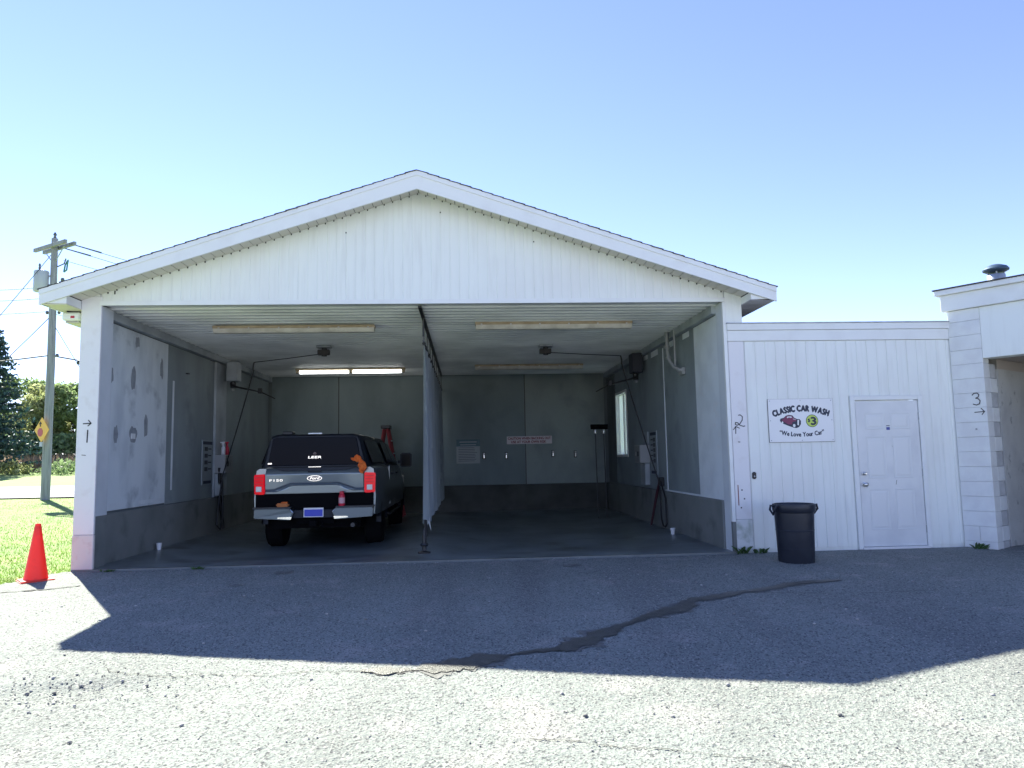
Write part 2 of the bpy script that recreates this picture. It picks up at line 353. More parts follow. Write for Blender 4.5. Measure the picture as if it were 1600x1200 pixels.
for k, t in enumerate(T_):
    x, y, wd = (np.interp(t, range(len(trail)), tr[:,j]) for j in range(3))
    x2, y2 = (np.interp(min(t+.3, len(trail)-1), range(len(trail)), tr[:,j]) for j in range(2)); x1, y1 = (np.interp(max(t-.3,0), range(len(trail)), tr[:,j]) for j in range(2))
    dx, dy = x2-x1, y2-y1; l = math.hypot(dx, dy); nx, ny = -dy/l, dx/l
    a = wd*max(.1, WA[k]); b = wd*max(.1, WB[k])
    pl.append((x+nx*a, y+ny*a)); prr.append((x-nx*b, y-ny*b))
strip('wet_trail', pl, prr, WET, .0095)
rag_ = lambda P_, Q_: [(p[0]+(p[0]-q[0])*e, p[1]+(p[1]-q[1])*e) for p, q, e in zip(P_, Q_, np.clip(.16+.16*smo(len(P_),3), .02, .6))]
strip('damp_margin', rag_(pl, prr), rag_(prr, pl), DAMP, .0045)
def crack(name, pts, wd):
    a, b = [], []
    for (x0,y0),(x1,y1) in zip(pts[:-1], pts[1:]):
        for t in np.linspace(0, 1, 9)[:-1]:
            x, y = x0+(x1-x0)*t+random.uniform(-.012,.012), y0+(y1-y0)*t+random.uniform(-.012,.012); h = wd*random.uniform(.2,1)
            a.append((x, y+h)); b.append((x, y-h))
    return strip(name, a, b, CRACK, .006)
crack('pavement_crack', [(-4.9,-1.34),(-4.5,-1.25),(-4.15,-1.05)], .035)
def walk(x, y, a, n_, st):
    P_ = [(x, y)]
    for i in range(n_): a += random.uniform(-.55,.55); x += st*math.cos(a); y += st*math.sin(a); P_.append((x, y))
    return P_
crack('pavement_crack', walk(-.4,-4.6,2.9,9,.24), .006)
crack('pavement_crack', walk(3.2,-2.4,-.9,9,.22), .006)
crack('pavement_crack', walk(.6,-5.9,.2,8,.25), .005)
crack('pavement_crack', walk(-2.6,-1.6,.1,12,.25), .005)
crack('pavement_crack', walk(1.4,-1.1,-.15,10,.25), .005)
for x_, y_, q_ in ((-2.0,-.55,.10),(1.6,-.6,.08),(-2.35,-1.3,.06)):
    k_ = 22; rad = q_*(1+.25*smo(k_,2)); V_ = [(x_+rad[i]*1.3*math.cos(6.2832*i/k_), y_+rad[i]*math.sin(6.2832*i/k_)) for i in range(k_)]
    o_ = MB().add([(a_, b_, float(g(a_, b_))+float(wave(np.array([a_]), np.array([b_]))[0])+.006) for a_, b_ in V_], [tuple(range(k_))]).build('oil_stain', mat('oil_stained_asphalt', (.165,.17,.165), .8, c2=(.12,.12,.12), scale=18, bump=.5, bscale=90), recalc=False); kind(o_, 'structure')
# loose stones (nobody could count them)
ico = bmesh.new(); bmesh.ops.create_icosphere(ico, subdivisions=1, radius=1); IV = np.array([v.co[:] for v in ico.verts]); IF = np.array([[v.index for v in f.verts] for f in ico.faces]); ico.free()
def stones(name, P, S):
    n = len(P); jit = rng.uniform(.7, 1.2, (n, len(IV), 3)); V = IV[None]*jit*S[:,None,None]*np.array([1,1,.6]); V = V+P[:,None]
    F = IF[None]+(np.arange(n)*len(IV))[:,None,None]; return kind(tri_cloud(name, V.reshape(-1,3), F.reshape(-1,3), STONE), 'stuff')
n = 1500; px = rng.uniform(-4.3, 6, n); py = rng.uniform(-6.9, -.6, n)
n2 = 380; px = np.r_[px, rng.normal(-2.45,.5,n2)]; py = np.r_[py, rng.normal(-4.75,.2,n2)]
n3 = 160; px = np.r_[px, rng.uniform(-4.4, 3.8, n3)]; py = np.r_[py, rng.normal(-.12,.06,n3)]
ok = px > asph_edge(py)+.1; px, py = px[ok], py[ok]
S = rng.uniform(.003,.008,len(px))*(1+1.3*(rng.random(len(px)) < .06)); pz = asph_z(px[None], py[None])[0]*0+g(px, py)+.004
d = np.hypot((px+2.45)/.55, (py+4.78)/.22); pz -= .033*np.exp(-d**4)
stones('gravel', np.stack([px, py, pz], 1), S)
def blades(name, px, py, pz, h, wd, m):
    n = len(px); a = rng.uniform(0, 6.28, n); lean = rng.uniform(-.6,.6,(n,2))*h[:,None]
    dx, dy = np.cos(a)*wd/2, np.sin(a)*wd/2
    V = np.stack([np.stack([px-dx, py-dy, pz], 1), np.stack([px+dx, py+dy, pz], 1), np.stack([px+lean[:,0], py+lean[:,1], pz+h], 1)], 1)
    return kind(tri_cloud(name, V.reshape(-1,3), np.arange(3*n).reshape(-1,3), m), 'stuff')
n = 60000; py = -1.5+rng.random(n)**1.6*20.8; px = asph_edge(np.minimum(py,0))-.03-rng.random(n)**1.3*(4+py*.62+1.5)
blades('grass', px, py, g(px, py)-.02, rng.uniform(.015,.042,n)*(1+.9*(rng.random(n) < .03)), rng.uniform(.006,.016,n), GRASSB)

# ------------------------------------------------------------------ the two-bay wash building
XL, XR, YB, ZC = -4.72, 3.95, 8.95, 3.49
RX, RZ, SL = -.34, 5.207, .3333
def rz_(x): return RZ-SL*abs(x-RX)
gar = thing('car_wash_building', 'white two-bay car wash with low gable roof and open front', 'building')
P = lambda mb, nm, m, par=gar, **k: mb.build(nm, m, par, **k)
def slab_z(X, Y):
    out = np.zeros_like(X)
    for c in (-2.5, 1.75): out = np.maximum(out, np.clip((1.95-np.abs(X-c))/1.0, 0, 1))
    return -.10*out*np.clip((Y-.2)/1.4, 0, 1)*np.clip((8.8-Y)/.8, 0, 1)+.003*sm_noise(X, Y, 11, 2)
fl = grid_mesh(np.linspace(-4.83, 4.1, 70), np.linspace(-.02, 9.0, 60), slab_z, 'floor', SLAB, smooth=True); fl.parent = gar
P(MB().box(-4.83, 3.99, -.02, -.001, -.2, -.004), 'slab_edge', KNEE)
# gable
gw = MB().prism([(-4.60,.02,ZC),(3.94,.02,ZC),(3.94,.02,rz_(3.94)-.16),(RX,.02,RZ-.16),(-4.60,.02,rz_(-4.6)-.16)], (0,.1,0)); gw = P(gw, 'gable_wall', WHITE)
bw = .1295; x = -4.58
while x < 3.93:
    a, b = x, min(x+bw, 3.93); mb = MB(); j = random.uniform(-.0015,.0015)
    tops = [(a, rz_(a)), (b, rz_(b))] if not (a < RX < b) else [(a, rz_(a)), (RX, RZ), (b, rz_(b))]
    outer = [(a, ZC+.001)]+[(b, ZC+.001)]+[(q, zz-.165) for q, zz in reversed(tops)]
    c0 = .007; ring0 = [(q, .0095, zz) for q, zz in outer]; 
    ring1 = [(min(max(q, a+c0), b-c0), .004+j*.4, zz) for q, zz in outer]
    mb.loft([ring0, ring1]); P(mb, 'siding_board', WHITE, gw); x += bw
P(MB().box(-4.60, 3.94, -.012, .001, ZC-.025, ZC+.035), 'header_trim', WHITE2)
# rake boards, soffits, roof
XE0, XE1 = -5.165, 4.525
for s, xe in ((-1, XE0), (1, XE1)):
    def q(x, d): return (x, rz_(x)-d)
    a, b = q(RX, 0), q(xe, 0)
    P(MB().prism([(RX,-.405,RZ-.004),(xe,-.405,rz_(xe)-.004),(xe,-.405,rz_(xe)-.20),(RX,-.405,RZ-.258)], (0,.03,0)), 'rake_board', WHITE2)
    P(MB().prism([(RX,-.417,RZ-.004),(xe,-.417,rz_(xe)-.004),(xe,-.417,rz_(xe)-.07),(RX,-.417,RZ-.07)], (0,.011,0)), 'rake_trim', WHITE2)
    n = 36; xw = -4.84 if s < 0 else 4.18
    for i in range(n):
        x0 = RX+(xw-RX)*(i+.04)/n; x1 = RX+(xw-RX)*(i+.96)/n
        P(MB().prism([(x0,-.374,rz_(x0)-.16),(x1,-.374,rz_(x1)-.16),(x1,-.374,rz_(x1)-.17),(x0,-.374,rz_(x0)-.17)], (0,.392,0)), 'soffit_slat', SOFF)
    P(MB().prism([(RX,-.37,RZ-.025),(xe,-.37,rz_(xe)-.025),(xe,-.37,rz_(xe)-.155),(RX,-.37,RZ-.155)], (0,9.7,0)), 'roof_deck', DARKM)
    roof = MB(); nc = 34
    for i in range(nc):
        t0, t1 = i/nc, (i+1.12)/nc; xa, xb = RX+(xe+s*.02-RX)*t0, RX+(xe+s*.02-RX)*min(t1,1.0)
        za, zb = rz_(xa), rz_(xb); y0 = -.425+random.uniform(-.006,.006)
        roof.add([(xa,y0,za+.002),(xb,y0,zb+.012),(xb,9.36,zb+.012),(xa,9.36,za+.002),(xa,y0,za-.01),(xb,y0,zb+.001),(xb,9.36,zb+.001),(xa,9.36,za-.01)], [(0,1,2,3),(4,7,6,5),(0,4,5,1),(1,5,6,2),(2,6,7,3),(3,7,4,0)])
    P(roof, 'roof', SHING)
    # eave: fascia, flat soffit of slats, boxed return
    ze = 3.41; xo = xe; xi = xw
    P(MB().box(min(xo,xo-s*.025), max(xo,xo-s*.025), -.374, 9.3, ze-.005, rz_(xe)-.03), 'eave_fascia', WHITE2)
    k = 0; y = -.37
    while y < 9.2:
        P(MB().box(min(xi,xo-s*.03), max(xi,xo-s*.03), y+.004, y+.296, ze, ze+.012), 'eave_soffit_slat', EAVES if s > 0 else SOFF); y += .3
    P(MB().prism([(xi-s*.0,-.372,ze+.013),(xo-s*.03,-.372,ze+.013),(xo-s*.03,-.372,rz_(xe)-.18),(xi,-.372,rz_(xi)-.2)], (0,.02,0)), 'eave_return', WHITE2)
    P(MB().box(min(xi,xi+s*.03), max(xi,xi+s*.03), -.35, -.0, ze+.013, rz_(xi)-.18), 'return_cheek', WHITE2)
tick = MB()
for i in range(74):
    xx = -4.5+i*8.4/73; tick.box(xx-.007, xx+.007, -.006, .003, rz_(xx)-.192, rz_(xx)-.171)
kind(P(tick, 'soffit_gap', BLACK), 'stuff')
for xx, zz in ((-1.35,4.46),(1.25,4.33),(-.05,4.75),(-4.42,3.62)): P(MB().box(xx,xx+.016,.0,.006,zz,zz+.018 if xx > -4 else zz+.05), 'wall_spot', DARKM, gw)
# corner pillars
pilL = P(MB().box(-4.84,-4.575,-.002,.04,.44,ZC+.10), 'corner_pillar', PILLARW, bevel=.006)
P(MB().box(-4.845,-4.57,-.008,.04,-.12,.438), 'pillar_base', PINK, bevel=.008)
P(MB().prism([(-4.84,-.0015,ZC+.102),(-4.603,-.0015,ZC+.102),(-4.603,-.0015,rz_(-4.603)-.162),(-4.84,-.0015,rz_(-4.84)-.162)], (0,.1,0)), 'pillar_head', WHITE2)
P(MB().box(-4.84,-4.70,.041,.3,-.12,ZC), 'pillar_core', PILLARW)
P(MB().box(-4.70,-4.585,.041,.36,.67,ZC-.02), 'jamb_board', JAMB)
P(MB().box(-4.70,-4.585,.041,.36,-.1,.669), 'jamb_base', KNEE)
pilR = P(MB().box(3.962,4.185,-.004,.3,.43,2.90), 'corner_pillar', PILLARW, bevel=.006)
P(MB().box(3.956,4.19,-.010,.3,-.12,.428), 'pillar_base', MOSS, bevel=.008)
P(MB().prism([(3.942,-.004,3.165),(4.18,-.004,3.165),(4.18,-.004,rz_(4.18)-.162),(3.942,-.004,rz_(3.942)-.162)], (0,.3,0)), 'pillar_head', WHITE)
P(MB().box(3.905,3.955,-.009,.05,.40,ZC-.028), 'jamb_trim', WHITE2, bevel=.003)
P(MB().box(3.91,3.953,.051,.30,.0,ZC-.02), 'jamb_board', JAMB)
P(MB().box(3.907,3.955,-.006,.05,-.12,.399), 'jamb_base', KNEE)
# hand-painted bay marks
mk = MB(); T = wallT(-4.70,-.0035,1.73)
stroke(mk, [(.005,.07),(.0,-.09)], .016, T); stroke(mk, [(-.055,.155),(.045,.16)], .014, T, .0012); stroke(mk, [(.01,.20),(.045,.16),(.005,.125)], .013, T, .0014)
stroke(mk, [(-.06,-.255),(-.01,-.26)], .008, T)
lab(P(mk, 'painted_mark', INK, pilL), 'black numeral 1 under an arrow pointing right')
mk = MB(); T = wallT(4.045,-.0055,1.66)
two = [(.015,.20),(.04,.205),(.07,.18),(.065,.13),(.03,.08),(-.01,.06),(-.035,.075),(-.03,.10),(0,.095),(.03,.06),(.08,.045),(.10,.05)]
stroke(mk, two, .012, T); stroke(mk, [(-.03,.04),(-.035,-.055)], .011, T, .0016); stroke(mk, [(-.065,.0),(-.03,.045),(.02,.02)], .011, T, .0018)
stroke(mk, [(-.005,-.17),(.02,-.172)], .01, T)
lab(P(mk, 'painted_mark', INK, pilR), 'black numeral 2 above an arrow pointing up')
P(MB().box(4.00,4.012,-.0062,-.004,.62,.90), 'rust_streak', mat('rust', (.22,.06,.05), .9), pilR)
for zz, xx in ((.82,4.05),(.70,4.08),(.58,4.03)): P(MB().box(xx,xx+.018,-.0062,-.004,zz,zz+.018), 'paint_chip', INK, pilR)
# side walls
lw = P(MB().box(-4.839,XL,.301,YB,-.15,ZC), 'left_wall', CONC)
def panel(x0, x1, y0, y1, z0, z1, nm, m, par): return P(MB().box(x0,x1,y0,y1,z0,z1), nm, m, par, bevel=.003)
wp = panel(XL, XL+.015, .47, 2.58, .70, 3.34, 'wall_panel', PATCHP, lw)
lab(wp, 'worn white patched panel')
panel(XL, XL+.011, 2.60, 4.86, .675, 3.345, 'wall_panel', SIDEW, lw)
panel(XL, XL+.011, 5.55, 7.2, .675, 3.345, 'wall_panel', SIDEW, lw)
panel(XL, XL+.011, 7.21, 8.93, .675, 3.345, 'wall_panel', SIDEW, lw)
panel(XL, XL+.05, 4.90, 5.53, .675, 3.345, 'wall_pilaster', CONC2, lw)
def smear(y, z, a, b):
    mb = MB(); k = 22; wv = 1+.13*smo(k,2); mb.add([(XL+.0165, y+a*math.copysign(abs(math.cos(6.283*i/k))**.8,math.cos(6.283*i/k))*wv[i], z+b*math.copysign(abs(math.sin(6.283*i/k))**.8,math.sin(6.283*i/k))*wv[i]) for i in range(k)], [tuple(range(k))]); P(mb, 'filler_smear', SMEAR, lw)
for y, z, a, b in ((1.40,3.19,.07,.09),(.62,2.60,.05,.10),(1.30,2.62,.08,.17),(.80,1.78,.06,.14),(1.78,1.95,.07,.17),(.55,1.75,.04,.13),(2.33,2.90,.06,.16),(1.35,1.80,.12,.12)): smear(y, z, a, b)
P(MB().box(XL+.0155,XL+.02,2.80,2.87,.90,2.75), 'plaster_streak', PATCHQ, lw)
P(MB().box(XL+.0155,XL+.018,.60,1.10,.735,.80), 'paint_remnant', PATCHQ, lw); P(MB().box(XL+.0155,XL+.018,1.60,2.45,.735,.79), 'paint_remnant', PATCHQ, lw)
sk = MB().box(XL+.0155,XL+.03,1.28,1.40,1.72,1.80); P(sk, 'socket_plate', SIGNW, lw)
P(MB().box(XL+.012,XL+.06,3.38,3.45,2.93,2.95), 'wall_hook', BLACK, lw)
P(MB().box(XL,XL+.07,.36,YB,-.15,.672), 'knee_wall', KNEE, lw, bevel=.008)
P(MB().box(XL,XL+.10,.37,YB,3.355,3.478), 'wall_beam', CONC2, lw, bevel=.004)
rw = MB().box(XR,4.17,.301,6.6,-.15,ZC).box(XR,4.17,7.85,YB+.15,-.15,ZC).box(XR,4.17,6.6,7.85,-.15,1.3).box(XR,4.17,6.6,7.85,2.85,ZC)
rw = P(rw, 'right_wall', SIDEW)
for y0, y1, m, t in ((.34,1.45,PATCHQ,.016),(1.46,3.31,SIDEW,.011),(3.36,5.0,SIDEW,.011),(5.01,6.56,SIDEW,.011),(7.9,8.93,CONC,.011)):
    q = panel(XR-t, XR, y0, y1, .675, 3.345, 'wall_panel', m, rw)
    if m is PATCHQ: lab(q, 'pale blue-white plastered panel by the bay opening')
P(MB().box(XR-.02,XR,3.315,3.355,.68,3.30), 'plaster_joint', PATCHQ, rw)
for y, l in ((1.7,.35),(2.5,.5),(3.7,.5),(4.5,.3)): P(MB().box(XR-.018,XR-.011,y,y+l,3.24+random.uniform(-.02,.02),3.345), 'plaster_patch', PATCHQ, rw)
P(MB().box(XR-.07,XR,.30,YB,-.15,.672), 'knee_wall', KNEE, rw, bevel=.008)
P(MB().box(XR-.022,XR-.0,.34,3.5,.673,.70), 'ledge_trim', PATCHQ, rw)
P(MB().box(XR-.10,XR,.302,YB,3.355,3.478), 'wall_beam', CONC2, rw, bevel=.004)
win = P(MB().box(XR-.02,4.17,6.6,6.66,1.3,2.85).box(XR-.02,4.17,7.79,7.85,1.3,2.85).box(XR-.02,4.17,6.66,7.79,2.79,2.85).box(XR-.02,4.17,6.66,7.79,1.3,1.36).box(XR+.04,XR+.12,7.16,7.24,1.36,2.79), 'window', WHITE2, rw)
GLASS = mat('frosted_pane', (.85,.9,.88), .35, lucent=.85)
for a, b in ((6.66,7.16),(7.24,7.79)): P(MB().box(XR+.07,XR+.085,a,b,1.36,2.79), 'window_pane', GLASS, win)
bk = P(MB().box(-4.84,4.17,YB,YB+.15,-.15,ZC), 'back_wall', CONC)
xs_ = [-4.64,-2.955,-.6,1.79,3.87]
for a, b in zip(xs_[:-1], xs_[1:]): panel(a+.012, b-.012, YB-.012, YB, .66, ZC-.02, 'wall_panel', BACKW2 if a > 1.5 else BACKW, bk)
for xx in (-2.955, 1.79): P(MB().box(xx-.012,xx+.012,YB-.009,YB-.001,.66,ZC-.02), 'dark_joint', BLACK, bk)
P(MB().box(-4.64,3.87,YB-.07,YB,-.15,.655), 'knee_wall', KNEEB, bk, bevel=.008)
# ribbed ceiling
cl = MB(); prof = []; y = .13
while y < YB: prof += [(y,ZC-.0),(y+.15,ZC-.0),(y+.165,ZC-.025),(y+.2,ZC-.025),(y+.215,ZC)]; y += .217
cl.add([(xx, yy, zz) for xx in (-4.72,3.95) for yy, zz in prof], [(i, i+1, len(prof)+i+1, len(prof)+i) for i in range(len(prof)-1)])
cl.box(-4.72,3.95,.13,YB,ZC+.02,ZC+.06); P(cl, 'ceiling', CEIL, recalc=False)
P(MB().box(RX-.03,RX+.02,.13,YB-.02,ZC-.05,ZC-.024), 'ceiling_joint_strip', DARKM)

# ------------------------------------------------------------------ white annex with door
off = thing('office_annex', 'white board-clad annex with a flat roof and a panelled door', 'building')
O = lambda mb, nm, m, par=off, **k: mb.build(nm, m, par, **k)
D0, D1, DZ0, DZ1 = 5.735, 6.649, .005, 2.037
wl = MB().box(4.19,D0-.035,.012,.14,-.15,2.90).box(D1+.035,7.35,.012,.14,-.15,2.90).box(D0-.035,D1+.035,.012,.14,DZ1+.03,2.90)
O(MB().box(4.19,9.5,4.8,4.92,-.15,2.9), 'rear_wall', WHITE); wl = O(wl, 'front_wall', WHITE)
bw = .147; x = 4.195
while x < 7.30:
    a, b = x, x+bw; segs = [(.02+random.uniform(-.02,.01), 2.895)]
    def piece(a, b, z0, z1):
        if b-a < .015: return
        j = random.uniform(-.0015,.0015); r0_ = [(a,.008,z0),(b,.008,z0),(b,.008,z1),(a,.008,z1)]; r1_ = [(a+.008,.0+j,z0),(b-.008,.0+j,z0),(b-.008,.0+j,z1),(a+.008,.0+j,z1)]
        O(MB().loft([r0_, r1_]), 'siding_board', WHITE, wl)
    z0 = .025+random.uniform(-.012,.01)
    if b < D0-.075 or a > D1+.075: piece(a, b, z0, 2.895)
    else:
        if a < D0-.075: piece(a, D0-.075, z0, DZ1+.07)
        if b > D1+.075: piece(D1+.075, b, z0, DZ1+.07)
        piece(a, b, DZ1+.072, 2.895)
    x += bw
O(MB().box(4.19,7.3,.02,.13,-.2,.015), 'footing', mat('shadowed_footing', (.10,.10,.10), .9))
O(MB().box(3.957,7.32,-.014,.11,2.902,3.052), 'fascia_board', WHITE2, bevel=.003)
O(MB().box(3.953,7.32,-.028,.11,3.055,3.148), 'fascia_board', WHITE2, bevel=.003)
O(MB().box(3.945,7.30,-.042,.115,3.150,3.162), 'drip_edge', GALV)
O(MB().box(4.18,9.5,.116,4.9,3.0,3.145), 'roof', SHING)
dr = MB().box(D0+.004,D1-.004,-.012,.035,DZ0+.012,DZ1-.004)
dr = O(dr, 'door', mat('door_paint', (.70,.72,.73), .35, c2=(.62,.64,.66), scale=3), bevel=.002)
PAN = mat('door_panel_paint', (.69,.71,.72), .35)
for x0, x1 in ((D0+.13,D0+.41),(D0+.50,D0+.78)):
    for z0, z1 in ((.24,.80),(.95,1.53),(1.63,1.86)):
        q = MB(); c0 = [(x0,z0),(x1,z0),(x1,z1),(x0,z1)]
        ins = lambda e: [(x0+e,z0+e),(x1-e,z0+e),(x1-e,z1-e),(x0+e,z1-e)]
        rings = [[(a,-.0125,b) for a,b in ins(0)],[(a,-.016,b) for a,b in ins(.006)],[(a,-.0127,b) for a,b in ins(.016)],[(a,-.0127,b) for a,b in ins(.03)],[(a,-.0155,b) for a,b in ins(.05)]]
        q.loft(rings); O(q, 'door_panel', PAN, dr)
for z, r in ((1.02,.026),(.868,.034)):
    T = Matrix.Translation((D0+.066,-.012,z)) @ Matrix.Rotation(R(90),4,'X')
    k = MB().lathe([(r,0),(r,.008),(r*.5,.012),(r*.45,.03),(r*.85,.04),(r*.9,.055),(r*.5,.065)], n=18, T=T); O(k, 'door_knob' if z < .95 else 'deadbolt', STEEL, dr, smooth=True)
for z in (.24,1.02,1.81): O(MB().box(D1-.006,D1+.014,-.022,-.008,z-.05,z+.05), 'hinge', GALV, dr)
O(MB().box(D0+.435,D0+.485,-.0135,-.012,1.62,1.66), 'sticker', mat('blue_sticker', (.03,.06,.30), .4), dr)
O(MB().box(D0+.435,D0+.485,-.0133,-.012,1.675,1.685), 'sticker', NAVY, dr)
stroke(sm := MB(), [(.0,.0),(.008,.035)], .006, wallT(D0+.50,-.0125,1.385)); stroke(sm, [(0,0),(.014,.06)], .006, wallT(D0+.52,-.0125,.86)); O(sm, 'scratch', INK, dr)
fr = MB().box(D0-.07,D0-.004,-.028,.05,-.02,DZ1+.068).box(D1+.004,D1+.07,-.028,.05,-.02,DZ1+.068).box(D0-.004,D1+.004,-.028,.05,DZ1+.004,DZ1+.068)
O(fr, 'door_frame', WHITE2, bevel=.006)
O(MB().box(D0-.02,D1+.02,-.05,.05,-.03,.012), 'threshold', mat('threshold_metal', (.72,.72,.72), .4), bevel=.004)

# doorbell
db = thing('door_buzzer', 'small black oval buzzer on the white boards left of the bin', 'buzzer', (4.24,-.002,1.024))
MB().box(-.028,.028,-.022,0,-.048,.048).build('housing', BLACK, db, bevel=.018, seg=3, smooth=True)
T = Matrix.Translation((0,-.022,-.012)) @ Matrix.Rotation(R(90),4,'X'); MB().lathe([(.012,0),(.012,.003),(.008,.005)], n=14, T=T).build('button', GREYPL, db, smooth=True)

# ------------------------------------------------------------------ concrete-block bay at the right, turned 57 degrees
blk = thing('block_wash_bay', 'white painted concrete-block wash bay with an angled open front', 'building', (7.18,-.02,0), R(-57))
B = lambda mb, nm, m, par=blk, **k: mb.build(nm, m, par, **k)
pier = MB().box(.008,.405,.012,.19,-.2,3.29); pier = B(pier, 'block_pier', MORTAR)
OLDB = mat('worn_block_paint', (.55,.56,.57), .7, c2=(.44,.45,.46), scale=6, bump=.3, bscale=90)
nz = 17; ch = .2035
for i in range(nz):
    z0 = -.13+i*ch; z1 = min(z0+ch-.005, 3.29); j = random.uniform(-.002,.002)
    cuts = [(.0,.2),(.208,.413)] if i in (1,) else [(.0,.413)]
    for a, b in cuts: B(MB().box(a,b,.0+j,.19,z0,z1), 'block', BLOCK, pier, bevel=.003)
    if z1 < 2.6:
        dd = .23 if i % 2 else .20
        B(MB().box(.10,.412,.199,.199+dd-.01,z0,z1), 'block', BLOCK if i % 2 else OLDB, pier, bevel=.004)
# left flank of blocks, running back
fl_ = MB().box(.01,.19,.2,5.0,-.2,3.3); B(fl_, 'flank_wall', BLOCK)
B(MB().box(.191,.42,.43,5.0,-.2,2.75), 'bay_side_wall', mat('grey_bay_concrete', (.52,.52,.50), .8, c2=(.42,.42,.41), scale=2.5, lo=.4, hi=.7, c3=(.28,.29,.28), scale3=7, lo3=.62, hi3=.72, bump=.25, bscale=40))
B(MB().box(.42,4.2,.24,5.0,2.585,2.75), 'bay_ceiling', mat('brown_bay_ceiling', (.42,.36,.32), .8))
B(MB().box(.205,.425,.43,5.0,2.45,2.583), 'bay_beam', mat('brown_bay_beam', (.44,.39,.35), .8))
B(MB().box(.421,4.2,4.8,5.0,-.2,2.58), 'bay_back_wall', CONC)
B(MB().box(.421,4.2,.02,4.8,-.3,-.03), 'bay_floor', SLAB)
B(MB().box(4.2,4.6,.0,.4,-.2,3.29), 'block_pier', BLOCK); B(MB().box(4.3,4.5,.4,5,-.2,3.29), 'flank_wall', BLOCK)
B(MB().box(.416,4.199,.003,.24,2.575,3.29), 'header_panel', WHITE, bevel=.003)
B(MB().box(-.06,4.7,-.045,.1,3.295,3.525), 'fascia_board', WHITE2, bevel=.004)
B(MB().box(-.06,.06,-.04,5.0,3.30,3.52), 'side_fascia', WHITE2)
B(MB().box(-.115,4.75,-.095,.1,3.528,3.60), 'fascia_trim', WHITE2, bevel=.004)
B(MB().box(-.11,.0,.1,5.1,3.528,3.598), 'side_trim', WHITE2)
B(MB().box(-.135,4.77,-.11,5.15,3.602,3.618), 'roof', SHING)
# roof vent (stands on the roof of this bay)
vl = (Matrix.Rotation(R(57),4,'Z') @ (Vector((8.86,1.15,0))-Vector((7.18,-.02,0))))
vt = MB().lathe([(.13,3.6),(.13,4.11),(.12,4.13)], c=(vl.x,vl.y,0), n=24)
vt = B(vt, 'roof_vent', GALV, smooth=True)
vc = MB().lathe([(.13,4.16),(.185,4.19),(.19,4.21),(.16,4.25),(.08,4.285),(.0,4.29)], c=(vl.x,vl.y,0), n=24); B(vc, 'vent_cap', mat('dark_vent_cap', (.06,.10,.16), .5, metal=.5), vt, smooth=True)
for i in range(4):
    q = i*math.pi/2+.4; B(MB().tube([(vl.x+.1*math.cos(q),vl.y+.1*math.sin(q),4.08),(vl.x+.12*math.cos(q),vl.y+.12*math.sin(q),4.2)], .012, 6), 'vent_strut', GALV, vt)
mk = MB(); T = wallT(.30,-.0035,1.94)
stroke(mk, [(-.055,.135),(-.03,.16),(.01,.16),(.03,.135),(.02,.105),(-.015,.09),(.02,.08),(.04,.05),(.03,.01),(-.01,-.005),(-.05,.01)], .012, T)
stroke(mk, [(-.04,-.105),(.085,-.10)], .011, T, .0016); stroke(mk, [(.045,-.055),(.085,-.10),(.05,-.14)], .011, T, .0018)
lab(B(mk, 'painted_mark', INK, pier), 'black numeral 3 above an arrow pointing right')
B(MB().box(.255,.275,-.01,-.002,1.59,1.615), 'wall_tag', GREYPL, pier)

# ------------------------------------------------------------------ business sign
sg = thing('wash_sign', 'white sign with a maroon car, a green price disc and arched lettering', 'sign', (4.95,-.006,1.775))
SW, SH = .93, .60
def S(mb, nm, m, **k): return mb.build(nm, m, sg, **k)
S(MB().box(-SW/2,SW/2,-.006,.002,-SH/2,SH/2), 'sign_board', SIGNW); S(MB().box(-SW/2-.004,SW/2+.003,-.004,.0025,-SH/2-.005,SH/2+.002), 'sign_shadow_edge', DARKM)  # dark oversize plate draws the shadow gap around the board
STZ = lambda dz=0: wallT(0,-.0068-dz,0)
def arc_text(txt, size, R0, cy, sx, bold, up=True, total=None):
    mb = MB(); adv = []
    for ch in txt:
        if ch == ' ': adv.append((None, .30)); continue
        vs, fs, a, b = glyphs(ch); adv.append((ch, (b-a)+.09))
    tot = sum(a for _, a in adv); k = total/tot; pos = -total/2
    for ch, a in adv:
        wch = a*k
        if ch:
            th = (pos+wch/2)/R0
            if up: T = STZ() @ Matrix.Translation((R0*math.sin(th), cy-R0+R0*math.cos(th), 0)) @ Matrix.Rotation(-th,4,'Z')
            else: T = STZ() @ Matrix.Translation((R0*math.sin(th), cy+R0-R0*math.cos(th), 0)) @ Matrix.Rotation(th,4,'Z')
            vs, fs, a0, b0 = glyphs(ch); put_text(mb, ch, T, width=(b0-a0)*k, size=size, bold=bold)
        pos += wch
    return mb
S(arc_text('CLASSIC CAR WASH', .115, 1.05, .128, 1, .0085, True, .80), 'lettering', NAVY)
S(arc_text('\u201cWe Love Your Car\u201d', .085, 1.5, -.225, 1, .0035, False, .66), 'lettering', NAVY)
disc = MB(); k = 32; c = (.155,-.01)
def ring_poly(r, th): return [(c[0]+r*math.cos(6.2832*i/k), c[1]+r*math.sin(6.2832*i/k), th) for i in range(k)]
d1 = MB().add(ring_poly(.088,.0002), [tuple(range(k))], STZ()); S(d1, 'price_ring', mat('dark_green_print', (.02,.07,.03), .5), recalc=False)
d2 = MB().add(ring_poly(.080,.0006), [tuple(range(k))], STZ()); S(d2, 'price_disc', LIME, recalc=False)
